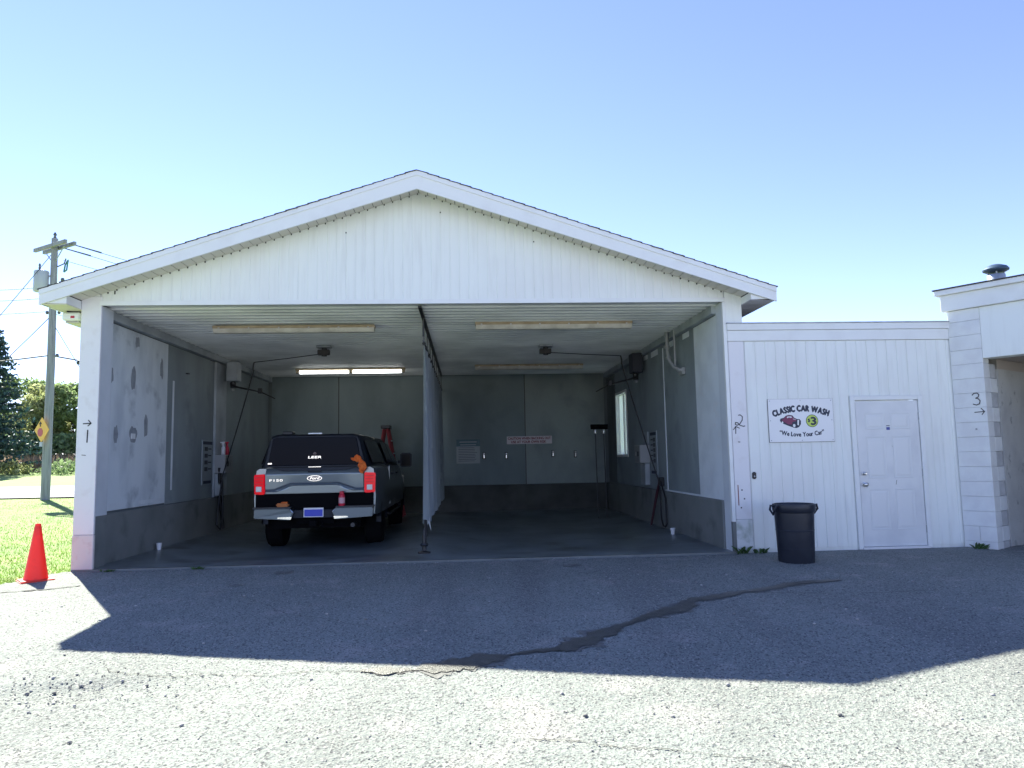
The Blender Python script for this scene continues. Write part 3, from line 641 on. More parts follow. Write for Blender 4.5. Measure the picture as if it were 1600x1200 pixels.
t3 = MB(); put_text(t3, '3', STZ(.001) @ Matrix.Translation((c[0]+.02,c[1]-.053,0)), width=.072, size=.15, bold=.007); put_text(t3, '$', STZ(.001) @ Matrix.Translation((c[0]-.045,c[1]-.012,0)), width=.032, size=.062, bold=.003); S(t3, 'lettering', NAVY)
# printed old coupe seen from the front three-quarter
def poly(pts, m, nm, th): S(MB().add([(x*.01-.155, y*.01-.012, th) for x, y in pts], [tuple(range(len(pts)))], STZ()), nm, m, recalc=False)
poly([(-15,1.5),(-14,4),(-9.5,5),(-6,8),(-2,9),(3,8.3),(5.5,5),(9.5,3),(13,3),(15,.5),(14.8,-4),(12,-8),(8.5,-9.5),(4.5,-9),(-4,-6),(-11,-3),(-14,-1)], NAVY, 'car_print', .0002)
poly([(-13,1.8),(-9,4.2),(-5.6,7.4),(-2,8.2),(2.4,7.4),(4.2,5),(8.5,2.3),(8,0),(3,-.8),(1.8,-4.5),(-3.5,-4.2),(-7.8,-1.5),(-10,-.5)], MAROON, 'car_print', .0004)
poly([(-4.5,6.4),(-2,7.3),(-2.2,5.2),(-4.8,4.4)], SIGNW, 'car_print', .0006); poly([(-1.4,7.2),(1.6,6.6),(2.6,5),(-1.4,5.1)], SIGNW, 'car_print', .0006)
poly([(3.5,3.6),(7.5,2.6),(8.2,2.0),(3.8,2.9)], SIGNW, 'car_print', .0006)
poly([(10,1.5),(12.4,2),(11.6,-6),(9.6,-5)], SIGNW, 'car_print', .0006)
for cx, cy, r in ((5,-6,2.3),(-11.5,-1.4,1.5)): poly([(cx+r*.8*math.cos(i*.524), cy+r*math.sin(i*.524)) for i in range(12)], SIGNW, 'car_print', .0006)
for sx_, sz_ in ((-.44,.275),(.44,.275),(0,.28),(-.44,-.275),(.44,-.275),(0,-.28),(-.44,.0),(.44,0)):
    T = Matrix.Translation((sx_,-.006,sz_)) @ Matrix.Rotation(R(90),4,'X'); S(MB().lathe([(.007,0),(.006,.003),(.002,.005)], n=10, T=T), 'screw', GALV)

# ------------------------------------------------------------------ bin, cone
bn = thing('trash_bin', 'black round plastic trash bin standing open by the white boards', 'bin', (4.43,-.78,-.045), R(12))
def NB(mb, nm, m=BIN, **k): return mb.build(nm, m, bn, **k)
NB(MB().lathe([(.212,0),(.218,.012),(.240,.60),(.243,.68),(.236,.68),(.232,.6),(.208,.03),(.0,.03)], n=40, cap=False), 'body', smooth=True)
NB(MB().lathe([(.245,.62),(.262,.64),(.265,.70),(.26,.725),(.25,.728),(.24,.715),(.24,.62)], n=40, cap=False), 'rim', smooth=True)
for s in (-1, 1): NB(MB().tube([(s*.255,-.05,.70),(s*.30,-.055,.71),(s*.315,-.05,.66),(s*.305,.0,.60),(s*.315,.05,.66),(s*.30,.055,.71),(s*.255,.05,.70)], .014, 8), 'handle', smooth=True)
for zz in (.18,.40): NB(MB().lathe([(.212+.047*zz,zz-.012),(.218+.047*zz,zz),(.212+.047*zz,zz+.012)], n=40, cap=False), 'mould_ridge', smooth=True)
NB(MB().lathe([(.20,-.006),(.219,-.002),(.219,.006),(.2,.008)], n=32), 'foot_ring')
cn = thing('traffic_cone', 'plain orange traffic cone standing on the edge of the lawn', 'cone', (-4.955,-.58,-.048), R(38))
MB().lathe([(.135,.025),(.128,.05),(.034,.67),(.028,.69),(.022,.69),(.022,.60)], n=32).build('cone_body', CONE, cn, smooth=True)
MB().box(-.185,.185,-.185,.185,.0,.028).build('cone_base', CONE, cn, bevel=.012, seg=2)

# ------------------------------------------------------------------ ceiling lights
def ceiling_light(x, y, label, lit=False):
    t = thing('ceiling_light', label, 'ceiling light', (x, y, ZC-.026), 0, 'fluorescent fixtures under the bay ceiling')
    MB().box(-1.25,1.25,-.085,.085,-.045,0).build('housing', BEIGE, t, bevel=.008)
    if lit:
        for a, b in ((-1.16,-.05),(.05,1.16)): MB().tube([(a,-.03,-.085),(b,-.03,-.085)], .035, 12).build('lit_tube', TUBE, t, smooth=True)
        for a in (-1.2,0,1.2): MB().box(a-.04,a+.04,-.07,.06,-.11,-.046).build('tube_holder', BEIGE, t, bevel=.006)
    else:
        r = [(-.08,-.046),(-.075,-.085),(-.045,-.115),(.045,-.115),(.075,-.085),(.08,-.046)]
        MB().loft([[(xx, a, b) for a, b in r] for xx in (-1.24,1.24)]).build('diffuser', DIFF, t, smooth=True)
        for i in range(6):
            for s in (-1, 1): MB().box(-1.15+i*.46-.012,-1.15+i*.46+.012,s*.09-.006,s*.09+.006,-.06,-.03).build('clip', STEEL, t)
    return t
ceiling_light(-2.39, 1.61, 'unlit yellowed ceiling light at the mouth of the truck bay')
ceiling_light(1.69, 1.46, 'unlit yellowed ceiling light at the mouth of the empty bay')
ceiling_light(-2.37, 7.13, 'glowing twin-tube ceiling light above the pickup', True)
ceiling_light(1.74, 6.80, 'dark ceiling light deep in the empty bay')

# ------------------------------------------------------------------ curtain between the bays
tk = MB(); 
for z in (3.085,): tk.tube([(RX,.9,z),(RX,8.93,z)], .018, 8)
ct = thing('curtain_rail', 'dark rail on hanger rods between the two bays', 'curtain rail', (0,0,0))
tk.build('rail', DARKM, ct)
for y in np.linspace(1.0, 8.6, 9): MB().tube([(RX,y,3.085),(RX,y,ZC-.05)], .007, 6).build('hanger_rod', DARKM, ct)
MB().tube([(RX,.93,3.16),(RX,.93,ZC-.05)], .015, 6).build('end_bracket', DARKM, ct)
cu = thing('bay_curtain', 'long grey plastic curtain hanging between the truck and the empty bay', 'curtain', (RX,0,0))
ny_, nz_ = 200, 14; V = []; 
for i in range(ny_):
    y = .98+i/(ny_-1)*7.6; u = i/(ny_-1)
    for k in range(nz_):
        v = k/(nz_-1); zb = .40-.02*math.sin(y*5)-.03*max(0,(y-1)/8)+.03*math.sin(y*13); z = 3.04+(zb-3.04)*v
        amp = .022+.035*v; V.append((amp*math.sin(y*8.3+.5*math.sin(y*2.1))+.02*v*math.sin(y*21), y+.02*math.sin(y*9+v*3), z))
F = [(i*nz_+k, (i+1)*nz_+k, (i+1)*nz_+k+1, i*nz_+k+1) for i in range(ny_-1) for k in range(nz_-1)]
MB().add(V, F).build('curtain_sheet', CURT, cu, smooth=True)
for i in range(20): MB().lathe([(.02,-.006),(.028,0),(.02,.006)], n=10, T=Matrix.Translation((0,1.02+i*.4,3.07)) @ Matrix.Rotation(R(90),4,'X')).build('curtain_ring', DARKM, cu)
for y, z0 in ((1.0,.05),(1.25,.18)): MB().tube([(.0,y,.45),(.01,y+.02,.25),(0,y,z0)], .014, 6).build('weighted_cord', BLACK, cu)
MB().add([(-.01,1.15,.52),(.03,1.5,.5),(.06,1.62,.22),(.02,1.5,.36),(-.03,1.3,.24)], [(0,1,2,3),(0,3,4)]).build('torn_corner', mat('torn_plastic', (.7,.74,.76), .5), cu, recalc=False)
st = thing('drain_post', 'short black weighted foot on the floor below the curtain end', 'curtain weight', (RX,.72,0))
MB().lathe([(.09,.0),(.09,.02),(.03,.035),(.02,.30),(.012,.34)], n=16).build('post', BLACK, st, smooth=True); MB().lathe([(.05,.10),(.06,.12),(.05,.14)], n=16).build('collar', DARKM, st, smooth=True)

# ------------------------------------------------------------------ wash booms and hoses
def wash_boom(px, py, ex, ey, label):
    t = thing('wash_boom', label, 'wash boom', (px, py, 0), 0, 'swivel booms on the bay ceiling')
    MB().box(-.13,.13,-.10,.10,ZC-.07,ZC-.026).build('ceiling_plate', GALV, t, bevel=.006)
    MB().lathe([(.05,ZC-.22),(.05,ZC-.07)], n=16).build('swivel', DARKM, t, smooth=True)
    MB().box(-.12,.10,-.05,.05,ZC-.20,ZC-.10).build('swivel_arm_block', BLACK, t, bevel=.01)
    dx, dy = ex-px, ey-py
    MB().tube([(0,0,ZC-.17),(dx*.5,dy*.5,ZC-.19),(dx,dy,ZC-.20)], .008, 8).build('boom_arm', DARKM, t, smooth=True)
    MB().tube([(dx,dy,ZC-.20),(dx*1.01,dy*1.01,ZC-.28),(dx*1.01,dy*1.01,ZC-.36)], .015, 8).build('hose_coupling', BLACK, t, smooth=True)
    return t
wash_boom(-2.33,3.70,-3.86,4.6,'dark swivel wash boom above the pickup')
wash_boom(1.81,3.83,3.33,4.2,'dark swivel wash boom in the empty bay')
def sag(a, b, s, n=14):
    a, b = Vector(a), Vector(b); return [a.lerp(b, i/n)-Vector((0,0,s*4*(i/n)*(1-i/n))) for i in range(n+1)]
h = thing('wash_hose', 'black hose slanting from the boom to the wand beside the right wall', 'hose', (0,0,0))
end = (3.86,3.62,.80)
MB().tube(sag((3.345,4.21,3.14), end, .05), .013, 8).build('hose', BLACK, h, smooth=True)
MB().tube([end,(3.83,3.50,.50),(3.80,3.35,.16),(3.80,3.25,.06),(3.82,3.18,.05),(3.84,3.15,.10),(3.85,3.22,.55),(3.86,3.56,.85)], .015, 8).build('hose_loop', BLACK, h, smooth=True)
MB().tube([(3.86,3.60,.88),(3.83,3.75,.6),(3.74,3.9,.02)], [.02,.028,.02], 8).build('wand', mat('dark_red_grip', (.05,.012,.02), .6), h, smooth=True)
MB().box(3.84,3.935,3.56,3.68,.76,.92).build('wand_holder', DARKM, h, bevel=.01)
h = thing('wash_hose', 'black hose slanting from the boom to the box on the left wall', 'hose', (0,0,0))
MB().tube(sag((-3.865,4.61,3.14), (-4.50,4.9,1.15), .04), .013, 8).build('hose', BLACK, h, smooth=True)
MB().tube([(-4.50,4.9,1.15),(-4.55,4.8,.6),(-4.55,4.7,.15),(-4.5,4.75,.06),(-4.5,4.9,.3),(-4.55,5.0,1.1)], .016, 8).build('hose_loop', BLACK, h, smooth=True)
MB().tube([(-4.58,4.9,1.25),(-4.6,5.0,.7),(-4.55,5.1,.05)], [.03,.035,.03], 8).build('wand', BLACK, h, smooth=True)
def pump_box(x, y, s, label, m):
    t = thing('pump_unit', label, 'pump unit', (x, y, 3.0), 0, 'pump boxes under the wall beams')
    MB().box(-.10,.12,-.15,.15,.0,.40).build('cabinet', m, t, bevel=.015)
    MB().lathe([(.055,-.13),(.06,-.02),(.04,0)], n=16).build('motor', DARKM, t, smooth=True)
    MB().tube([(0,-.05,-.08),(-s*.1,-.1,-.12),(-s*.5,.25,-.2),(-s*.75,.4,-.33)], [.03,.02,.014,.012], 8).build('outlet_arm', BLACK, t, smooth=True)
    MB().box(-s*.48-.04,-s*.48+.04,.2,.28,-.23,-.12).build('arm_clamp', BLACK, t, bevel=.01)
    MB().lathe([(.03,-.2),(.04,-.16),(.02,-.12)], n=12, T=Matrix.Translation((s*.04,.12,.02))).build('valve', STEEL, t, smooth=True)
pump_box(3.74, 4.75, 1, 'dark pump box with outlet arm high on the right wall', mat('navy_box', (.03,.035,.05), .5))
pump_box(-4.50, 5.40, -1, 'grey pump box with outlet arm high on the left wall', CONC2)
# conduit on the right wall
cd = thing('wall_conduit', 'pair of grey pipes bending into the right wall below the beam', 'conduit', (0,0,0))
MB().tube([(3.80,2.55,3.48),(3.80,2.52,3.10),(3.80,2.42,2.95),(3.82,2.2,2.80),(3.85,2.0,2.74),(3.93,1.96,2.73)], .03, 12).build('bent_pipe', GREYPL, cd, smooth=True)
MB().tube([(3.85,2.25,3.48),(3.85,2.25,2.82),(3.86,2.1,2.72),(3.93,2.06,2.70)], .018, 8).build('thin_pipe', GREYPL, cd, smooth=True)
MB().box(3.87,3.934,1.94,2.16,2.66,2.78).build('wall_box', GREYPL, cd, bevel=.01)
for z in (3.2,3.0): MB().lathe([(.046,-.02),(.05,0),(.046,.02)], n=14, T=Matrix.Translation((3.80,2.535 if z > 3.1 else 2.48,z))).build('pipe_collar', GREYPL, cd, smooth=True)

# ------------------------------------------------------------------ wall boards and boxes inside the bays
def side_board(side, y0, y1, z0, z1, label, name='instruction_board', cells=4):
    x = XL+.012 if side < 0 else XR-.012; s = 1 if side < 0 else -1
    t = thing(name, label, 'notice board', (x, (y0+y1)/2, (z0+z1)/2))
    hy, hz = (y1-y0)/2, (z1-z0)/2
    b = lambda a0, a1, c0, c1, d0, d1, nm, m: MB().box(min(s*a0,s*a1), max(s*a0,s*a1), c0, c1, d0, d1).build(nm, m, t)
    b(0,.02,-hy,hy,-hz,hz,'board',PALEG)
    b(.02,.023,-hy*.95,hy*.95,hz*.80,hz*.94,'title_band',NAVY); b(.02,.023,-hy*.8,hy*.8,-hz*.95,-hz*.82,'foot_band',NAVY)
    for i in range(cells):
        zc = hz*.6-i*hz*1.2/cells; b(.02,.022,-hy*.6,hy*.05,zc-hz*.09,zc+hz*.09,'picture_print',DARKM); b(.02,.022,hy*.15,hy*.8,zc-hz*.02,zc+hz*.03,'text_line',INK)
side_board(-1,4.26,4.79,.93,1.78,'tall pale instruction board with dark bands on the left wall')
side_board(1,3.98,4.47,.95,1.80,'tall pale instruction board behind the slanting hose on the right wall', cells=5)
def coin_box(side, y, z, label):
    x = XL+.05 if side < 0 else XR-.012; s = 1 if side < 0 else -1
    t = thing('control_box', label, 'control box', (x, y, z), 0, 'control boxes on the bay walls')
    b = lambda a0, a1, c0, c1, d0, d1, nm, m, bv=.006: MB().box(min(s*a0,s*a1), max(s*a0,s*a1), c0, c1, d0, d1).build(nm, m, t, bevel=bv)
    b(0,.20,-.24,.24,-.18,.18,'cabinet',GREYPL); b(.20,.208,-.22,.22,-.16,.16,'front_cover',mat('grey_cover', (.27,.28,.28), .5)); b(.208,.22,.05,.12,-.04,.04,'coin_slot',STEEL); b(.208,.225,-.14,-.08,-.05,.05,'selector_plate',DARKM)
    b(0,.1,-.2,.2,-.62,-.19,'lower_panel',CONC2)
    return t
coin_box(-1, 5.13, 1.32, 'grey control box on the left wall with bottles standing on top')
coin_box(1, 4.83, 1.36, 'grey control box on the right wall beside the tall board')
MB().box(XR-.05,XR-.012,4.62,5.05,1.56,1.80).build('title_plate', PALEG)
tag(bpy.data.objects['title_plate'], 'small pale plate above the grey control box on the right wall', 'plate')
def bottle(name, loc, body, cap, label, trig=False):
    t = thing(name, label, 'bottle', loc)
    MB().lathe([(.035,0),(.04,.01),(.04,.13),(.03,.16),(.014,.18),(.014,.2)], n=16).build('bottle_body', body, t, smooth=True)
    MB().lathe([(.018,.2),(.018,.23),(.01,.235)], n=12).build('cap', cap, t, smooth=True)
    if trig: MB().box(-.06,.03,-.012,.012,.23,.26).box(-.03,-.018,-.008,.008,.18,.23).build('trigger_head', cap, t, bevel=.003)
RP = mat('red_plastic', (.55,.02,.05), .4); WP = mat('white_plastic', (.8,.8,.82), .4)
bottle('spray_bottle', (-4.56,5.05,1.50), WP, WP, 'white spray bottle on the left control box', True)
bottle('spray_bottle', (-4.54,5.22,1.50), RP, RP, 'red spray bottle on the left control box', True)
# back-wall notices and mat clips
nb = thing('notice_board', 'grey notice with a teal heading on the back wall', 'notice', (.318,YB-.014,1.513))
MB().box(-.30,.30,-.012,0,-.305,.305).build('board', PALEG, nb); MB().box(-.30,.30,-.015,-.0125,.13,.305).build('heading_band', TEAL, nb)
for z, w_ in ((.24,.22),(.17,.2)): MB().box(-w_,w_,-.017,-.0155,z-.012,z+.012).build('heading_line', PALEG, nb)
for i in range(9): MB().box(-.25,.25-random.uniform(0,.1),-.015,-.0125,.09-i*.042,.10-i*.042).build('text_line', DARKM, nb)
cs = thing('caution_sign', 'long white sign warning drivers backing out, in red capitals', 'sign', (1.892,YB-.014,1.778))
MB().box(-.58,.58,-.01,0,-.098,.098).build('sign_board', mat('caution_white', (.62,.56,.60), .5), cs)
tx = MB(); put_text(tx, 'CAUTION WHEN BACKING OUT', wallT(0,-.0112,.015), width=1.10, size=.088, bold=.003); put_text(tx, 'USE AT YOUR OWN RISK', wallT(-.02,-.0112,-.075), width=.90, size=.088, bold=.003); tx.build('lettering', mat('dark_red_print', (.20,.015,.03), .5), cs, recalc=False)
def mat_clip(x, z, label):
    t = thing('mat_clip', label, 'clip', (x, YB-.013, z), 0, 'mat clips along the back wall')
    MB().box(-.035,.035,-.02,0,-.09,.09).build('back_plate', BLACK, t, bevel=.005); MB().box(-.02,.02,-.06,-.02,-.07,.03).build('jaw', STEEL, t, bevel=.008); MB().lathe([(.022,-.02),(.022,.02)], n=12, T=Matrix.Translation((0,-.05,.05)) @ Matrix.Rotation(R(90),4,'Y')).build('roller', STEEL, t, smooth=True)
mat_clip(.72,1.40,'mat clip right beside the grey notice'); mat_clip(1.29,1.39,'mat clip left of the dark wall joint below the caution sign')
mat_clip(2.49,1.42,'mat clip below the right end of the caution sign'); mat_clip(3.07,1.40,'mat clip nearest the two brushes')
def brush(x, y, rx, label):
    t = thing('wash_brush', label, 'brush', (x, y, -.06), 0, 'brushes leaning at the back of the empty bay')
    MB().tube([(0,0,.0),(0,.12,2.0)], .013, 8).build('handle', DARKM, t, smooth=True)
    MB().box(-.10,.10,.08,.16,2.0,2.05).build('brush_head', UNDER, t, bevel=.01); MB().box(-.095,.095,.06,.18,2.05,2.11).build('bristles', UNDER, t)
    MB().lathe([(.03,1.9),(.035,1.95),(.025,2.0)], n=12, T=Matrix.Translation((0,.115,0))).build('ferrule', STEEL, t, smooth=True)
brush(3.20,6.5,0,'long-handled brush at the back, farther from the window wall'); brush(3.40,6.55,0,'long-handled brush at the back, closer to the window wall')
for loc, l in (((3.72,2.35,.0),'white cup lying low against the right knee wall'),((-4.56,2.05,.0),'white cup lying low against the left knee wall')):
    c = thing('paper_cup', l, 'cup', loc); MB().lathe([(.03,0),(.042,.10),(.044,.105),(.04,.105),(.029,.005)], n=16, cap=False).build('cup_body', WP, c, smooth=True); MB().lathe([(.029,.004),(.029,.006)], n=16).build('cup_bottom', WP, c)
# eave fixture outside at the left
ef = thing('eave_lamp', 'white box lamp with a black cable under the left eave', 'lamp', (-5.0,.55,3.28))
MB().box(-.12,.12,-.5,.5,0,.11).build('housing', WHITE2, ef, bevel=.02); MB().box(-.09,.09,-.46,.46,-.03,-.001).build('diffuser', DIFF, ef, bevel=.01)
MB().tube([(-.05,-.5,.12),(0,-.45,.125),(.1,-.4,.12),(.16,-.2,.03)], .012, 8).build('cable', BLACK, ef, smooth=True); MB().box(.0,.05,-.505,-.5,.03,.06).build('red_label', RED, ef)
# red step ladder ahead of the truck
LR = mat('red_fibreglass', (.30,.05,.06), .5)
ld = thing('step_ladder', 'red step ladder standing beyond the front of the pickup', 'ladder', (-1.66,8.15,-.02), R(90))
for s in (-1, 1):
    MB().tube([(s*.26,-.40,0),(s*.16,-.03,2.12)], .036, 4).build('front_rail', LR, ld); MB().tube([(s*.24,.40,0),(s*.15,.05,2.1)], .034, 4).build('rear_rail', LR, ld)
for i in range(6):
    u = (i+1)/7; MB().box(-.26+.1*u,.26-.1*u,-.40+.37*u-.05,-.40+.37*u+.04,2.12*u-.012,2.12*u+.012).build('tread', GALV, ld)
MB().box(-.2,.2,-.10,.12,2.11,2.19).build('top_cap', BLACK, ld, bevel=.01)
for u in (.35,.75): MB().tube([(-.24+.09*u,.40-.35*u,2.1*u),(.24-.09*u,.40-.35*u,2.1*u)], .014, 6).build('rear_brace', GALV, ld)

# ------------------------------------------------------------------ pickup
PAINT = mat('dark_blue_grey_paint', (.20,.24,.275), .3, metal=.65, coat=.6)
CAPP = mat('dark_cap_paint', (.014,.018,.028), .35, metal=.2, spec=.2)
TGLASS = mat('tinted_glass', (.002,.005,.013), .15, spec=.05)
CHROME = mat('chrome', (.75,.77,.80), .12, metal=1)
BUMP = mat('grey_bumper', (.11,.14,.17), .3, metal=.6)
TIRE = mat('tyre_rubber', (.006,.006,.007), .9, bump=.2, spec=.1)
LAMPR = mat('red_lamp', (.55,.002,.012), .15, spec=.3, emit=(1,.0,.03), es=.10)
LAMPW = mat('clear_lamp', (.65,.66,.68), .15, coat=1)
tk = thing('pickup_truck', 'dark blue-grey pickup with a bed cap parked in the bay, seen from behind', 'pickup truck', (-2.16,1.98,-.10))
def K(mb, nm, m, par=tk, **k): return mb.build(nm, m, par, **k)
def sec(y, hw0, hw1, z0, z1, rnd=.06, tum=.0):
    return [(-hw0,y,z0),(-hw0-.015,y,(z0+z1)/2-.1),(-hw1-.012,y,z1-.12),(-hw1,y,z1-.03),(-hw1+.05,y,z1),(hw1-.05,y,z1),(hw1,y,z1-.03),(hw1+.012,y,z1-.12),(hw0+.015,y,(z0+z1)/2-.1),(hw0,y,z0)]
body = K(MB().loft([sec(.14,.95,.93,.58,1.33),sec(.25,.97,.95,.56,1.345),sec(1.2,.985,.965,.56,1.345),sec(2.5,.985,.965,.55,1.345),sec(4.2,.985,.965,.55,1.34),sec(4.8,.98,.95,.55,1.26),sec(5.6,.96,.90,.55,1.20),sec(5.75,.90,.84,.6,1.15)]), 'body', PAINT, smooth=True)
def cabsec(y, hb, ht, zb, zt): return [(-hb,y,zb),(-ht-.03,y,zt-.10),(-ht,y,zt-.03),(-ht+.10,y,zt),(ht-.10,y,zt),(ht,y,zt-.03),(ht+.03,y,zt-.10),(hb,y,zb)]
K(MB().loft([cabsec(1.98,.93,.70,1.34,1.83),cabsec(2.1,.94,.71,1.34,1.875),cabsec(3.2,.94,.71,1.34,1.885),cabsec(3.75,.94,.68,1.34,1.86),cabsec(4.55,.93,.80,1.30,1.36)]), 'cab', CAPP, smooth=True)
cap_ = K(MB().loft([cabsec(.10,.80,.68,1.345,1.84),cabsec(.16,.86,.70,1.345,1.875),cabsec(1.0,.90,.71,1.345,1.885),cabsec(1.93,.92,.71,1.345,1.875)]), 'bed_cap', CAPP, smooth=True)
# rear glass, lettering, third brake light
gl = K(MB().prism([(-.74,.093,1.375),(.74,.093,1.375),(.665,.093,1.80),(.60,.093,1.825),(-.60,.093,1.825),(-.665,.093,1.80)], (0,-.018,0)), 'rear_window', TGLASS, cap_, bevel=.006)
lt = MB(); put_text(lt, 'LEER', wallT(.0,.073,1.485) @ Matrix(((1,.25,0,0),(0,1,0,0),(0,0,1,0),(0,0,0,1))), width=.21, size=.05, bold=.001); K(lt, 'cap_badge', CHROME, cap_, recalc=False)
K(MB().prism([(-.02,.0735,1.545),(.02,.0735,1.545),(.03,.0735,1.565),(0,.0735,1.59),(-.03,.0735,1.565)], (0,-.002,0)), 'cap_emblem', mat('cap_emblem_red', (.10,.06,.06), .4), cap_)
K(MB().box(-.11,.11,.085,.13,1.872,1.894), 'brake_light_strip', mat('pale_lens', (.7,.75,.8), .15), cap_, bevel=.004)
K(MB().box(-.74,-.67,.06,.095,1.395,1.425), 'glass_latch', CHROME, cap_, bevel=.005)
K(MB().box(.67,.74,.06,.095,1.395,1.425), 'glass_latch', BLACK, cap_, bevel=.005)
K(MB().box(-.78,.78,.075,.12,1.347,1.372), 'cap_sill', CAPP, cap_, bevel=.004)
K(MB().box(-.62,-.45,.5,.7,1.882,1.94), 'cap_roof_box', BLACK, cap_, bevel=.012)
# tailgate: relief by x,z
def tg_y(x, z):
    cr = 1.0+.095*min(1, max(0, (.62-abs(x))/.26)); dz = cr-z          # crease, higher in the middle
    if z > 1.235: y = .070+.075*((z-1.235)/.11)**1.1                    # upper band leans back
    elif dz < 0: y = .070+.018*(1.235-z)/(1.235-cr)
    elif dz < .03: y = .088+.040*(dz/.03)
    else: y = .128-.030*min(1, (dz-.03)/.012)+.05*max(0, dz-.042)
    if z < .925: y += .03*min(1, (.925-z)/.01)
    return y
nx_, nz2 = 61, 56; V = []; F = []
for i in range(nx_):
    for k in range(nz2): xx = -.775+1.55*i/(nx_-1); zz = .87+.475*k/(nz2-1); V.append((xx, tg_y(xx, zz), zz))
F = [(i*nz2+k, (i+1)*nz2+k, (i+1)*nz2+k+1, i*nz2+k+1) for i in range(nx_-1) for k in range(nz2-1)]
tg = MB().add(V, F); tg.box(-.775,.775,.14,.17,.87,1.345); tg = K(tg, 'tailgate', PAINT, smooth=True)
K(MB().prism([(-.70,.108,1.348),(.70,.108,1.348),(.50,.090,1.292),(.12,.088,1.285),(.10,.078,1.262),(-.10,.078,1.262),(-.12,.088,1.285),(-.50,.090,1.292)], (0,-.010,.004)), 'handle_recess', BLACK, tg)
K(MB().box(-.105,.105,.070,.095,1.338,1.356), 'handle', CHROME, tg, bevel=.005)
# blue oval badge
def ell(a, b, y, n=36): return [(a*math.cos(6.2832*i/n), y, 1.165+b*math.sin(6.2832*i/n)) for i in range(n)]
K(MB().prism(ell(.118,.046,.080), (0,-.012,0)), 'badge_rim', CHROME, tg); K(MB().prism(ell(.106,.037,.067), (0,-.004,0)), 'badge_oval', mat('badge_blue', (.01,.03,.10), .2, coat=1), tg)
bt = MB(); put_text(bt, 'Ford', wallT(0,.0625,1.147) @ Matrix(((1,.3,0,0),(0,1,0,0),(0,0,1,0),(0,0,0,1))), width=.14, size=.06, bold=.0018); K(bt, 'badge_script', CHROME, tg, recalc=False)
bt = MB(); put_text(bt, 'F150', wallT(-.605,.070,1.125), width=.21, size=.05, bold=.0012); K(bt, 'model_lettering', CHROME, tg, recalc=False)
for s in (-1, 1):
    lm = K(MB().prism([(s*.79,.13,.92),(s*.955,.16,.92),(s*.965,.16,1.235),(s*.79,.125,1.245)], (0,-.06,0)), 'tail_light', LAMPR, bevel=.012, seg=2)
    K(MB().box(min(s*.83,s*.92),max(s*.83,s*.92),.055,.075,.965,1.05), 'reverse_lens', LAMPW, lm, bevel=.006)
    for z in (1.09,1.14,1.19): K(MB().box(min(s*.805,s*.94),max(s*.805,s*.94),.058,.072,z-.003,z+.003), 'lens_ridge', mat('deep_red', (.25,.0,.01), .2), lm)
bp = MB().prism([(-.93,.0,.55),(-.36,-.05,.52),(-.30,-.05,.64),(-.36,-.05,.70),(-.93,.0,.69)], (0,.16,0)).prism([(.93,.0,.55),(.36,-.05,.52),(.30,-.05,.64),(.36,-.05,.70),(.93,.0,.69)], (0,.16,0))
K(MB().box(-.36,.36,.03,.14,.54,.67), 'bumper_centre', CAPP, bevel=.006)
K(MB().box(-.93,.93,.10,.16,.66,.925), 'gate_shade_strip', UNDER)  # black strip painted in for the deep shade below the tailgate
bp = K(bp, 'bumper', BUMP, bevel=.012, seg=2)
for s in (-1, 1):
    K(MB().prism([(s*.93,-.015,.692),(s*.37,-.065,.703),(s*.30,-.06,.64),(s*.315,-.066,.64),(s*.375,-.07,.712),(s*.93,-.02,.70)], (0,.05,0)), 'bumper_edge', CHROME, bp)
    K(MB().prism([(s*.55,-.052,.545),(s*.34,-.062,.527),(s*.325,-.062,.57),(s*.545,-.052,.565)], (0,.012,0)), 'step_end', CHROME, bp)
    K(MB().box(min(s*.35,s*.95),max(s*.35,s*.95),-.01,.16,.702,.722), 'step_pad', BLACK, bp)
pt = K(MB().box(-.155,.155,.012,.022,.555,.70), 'number_plate', mat('plate_rim_white', (.75,.76,.80), .4), bp)
K(MB().box(-.143,.143,.008,.013,.567,.675), 'plate_face', mat('blue_plate', (.035,.06,.52), .4), pt)
K(MB().box(-.05,.05,-.06,.2,.42,.50).box(-.3,.3,.15,.22,.44,.52), 'hitch', UNDER)
K(MB().tube([(.12,.1,.48),(.16,.0,.40),(.1,-.02,.44)], .012, 6), 'trailer_plug', UNDER)
K(MB().tube([(.62,.35,.42),(.62,-.02,.42)], .035, 10), 'exhaust_pipe', DARKM)
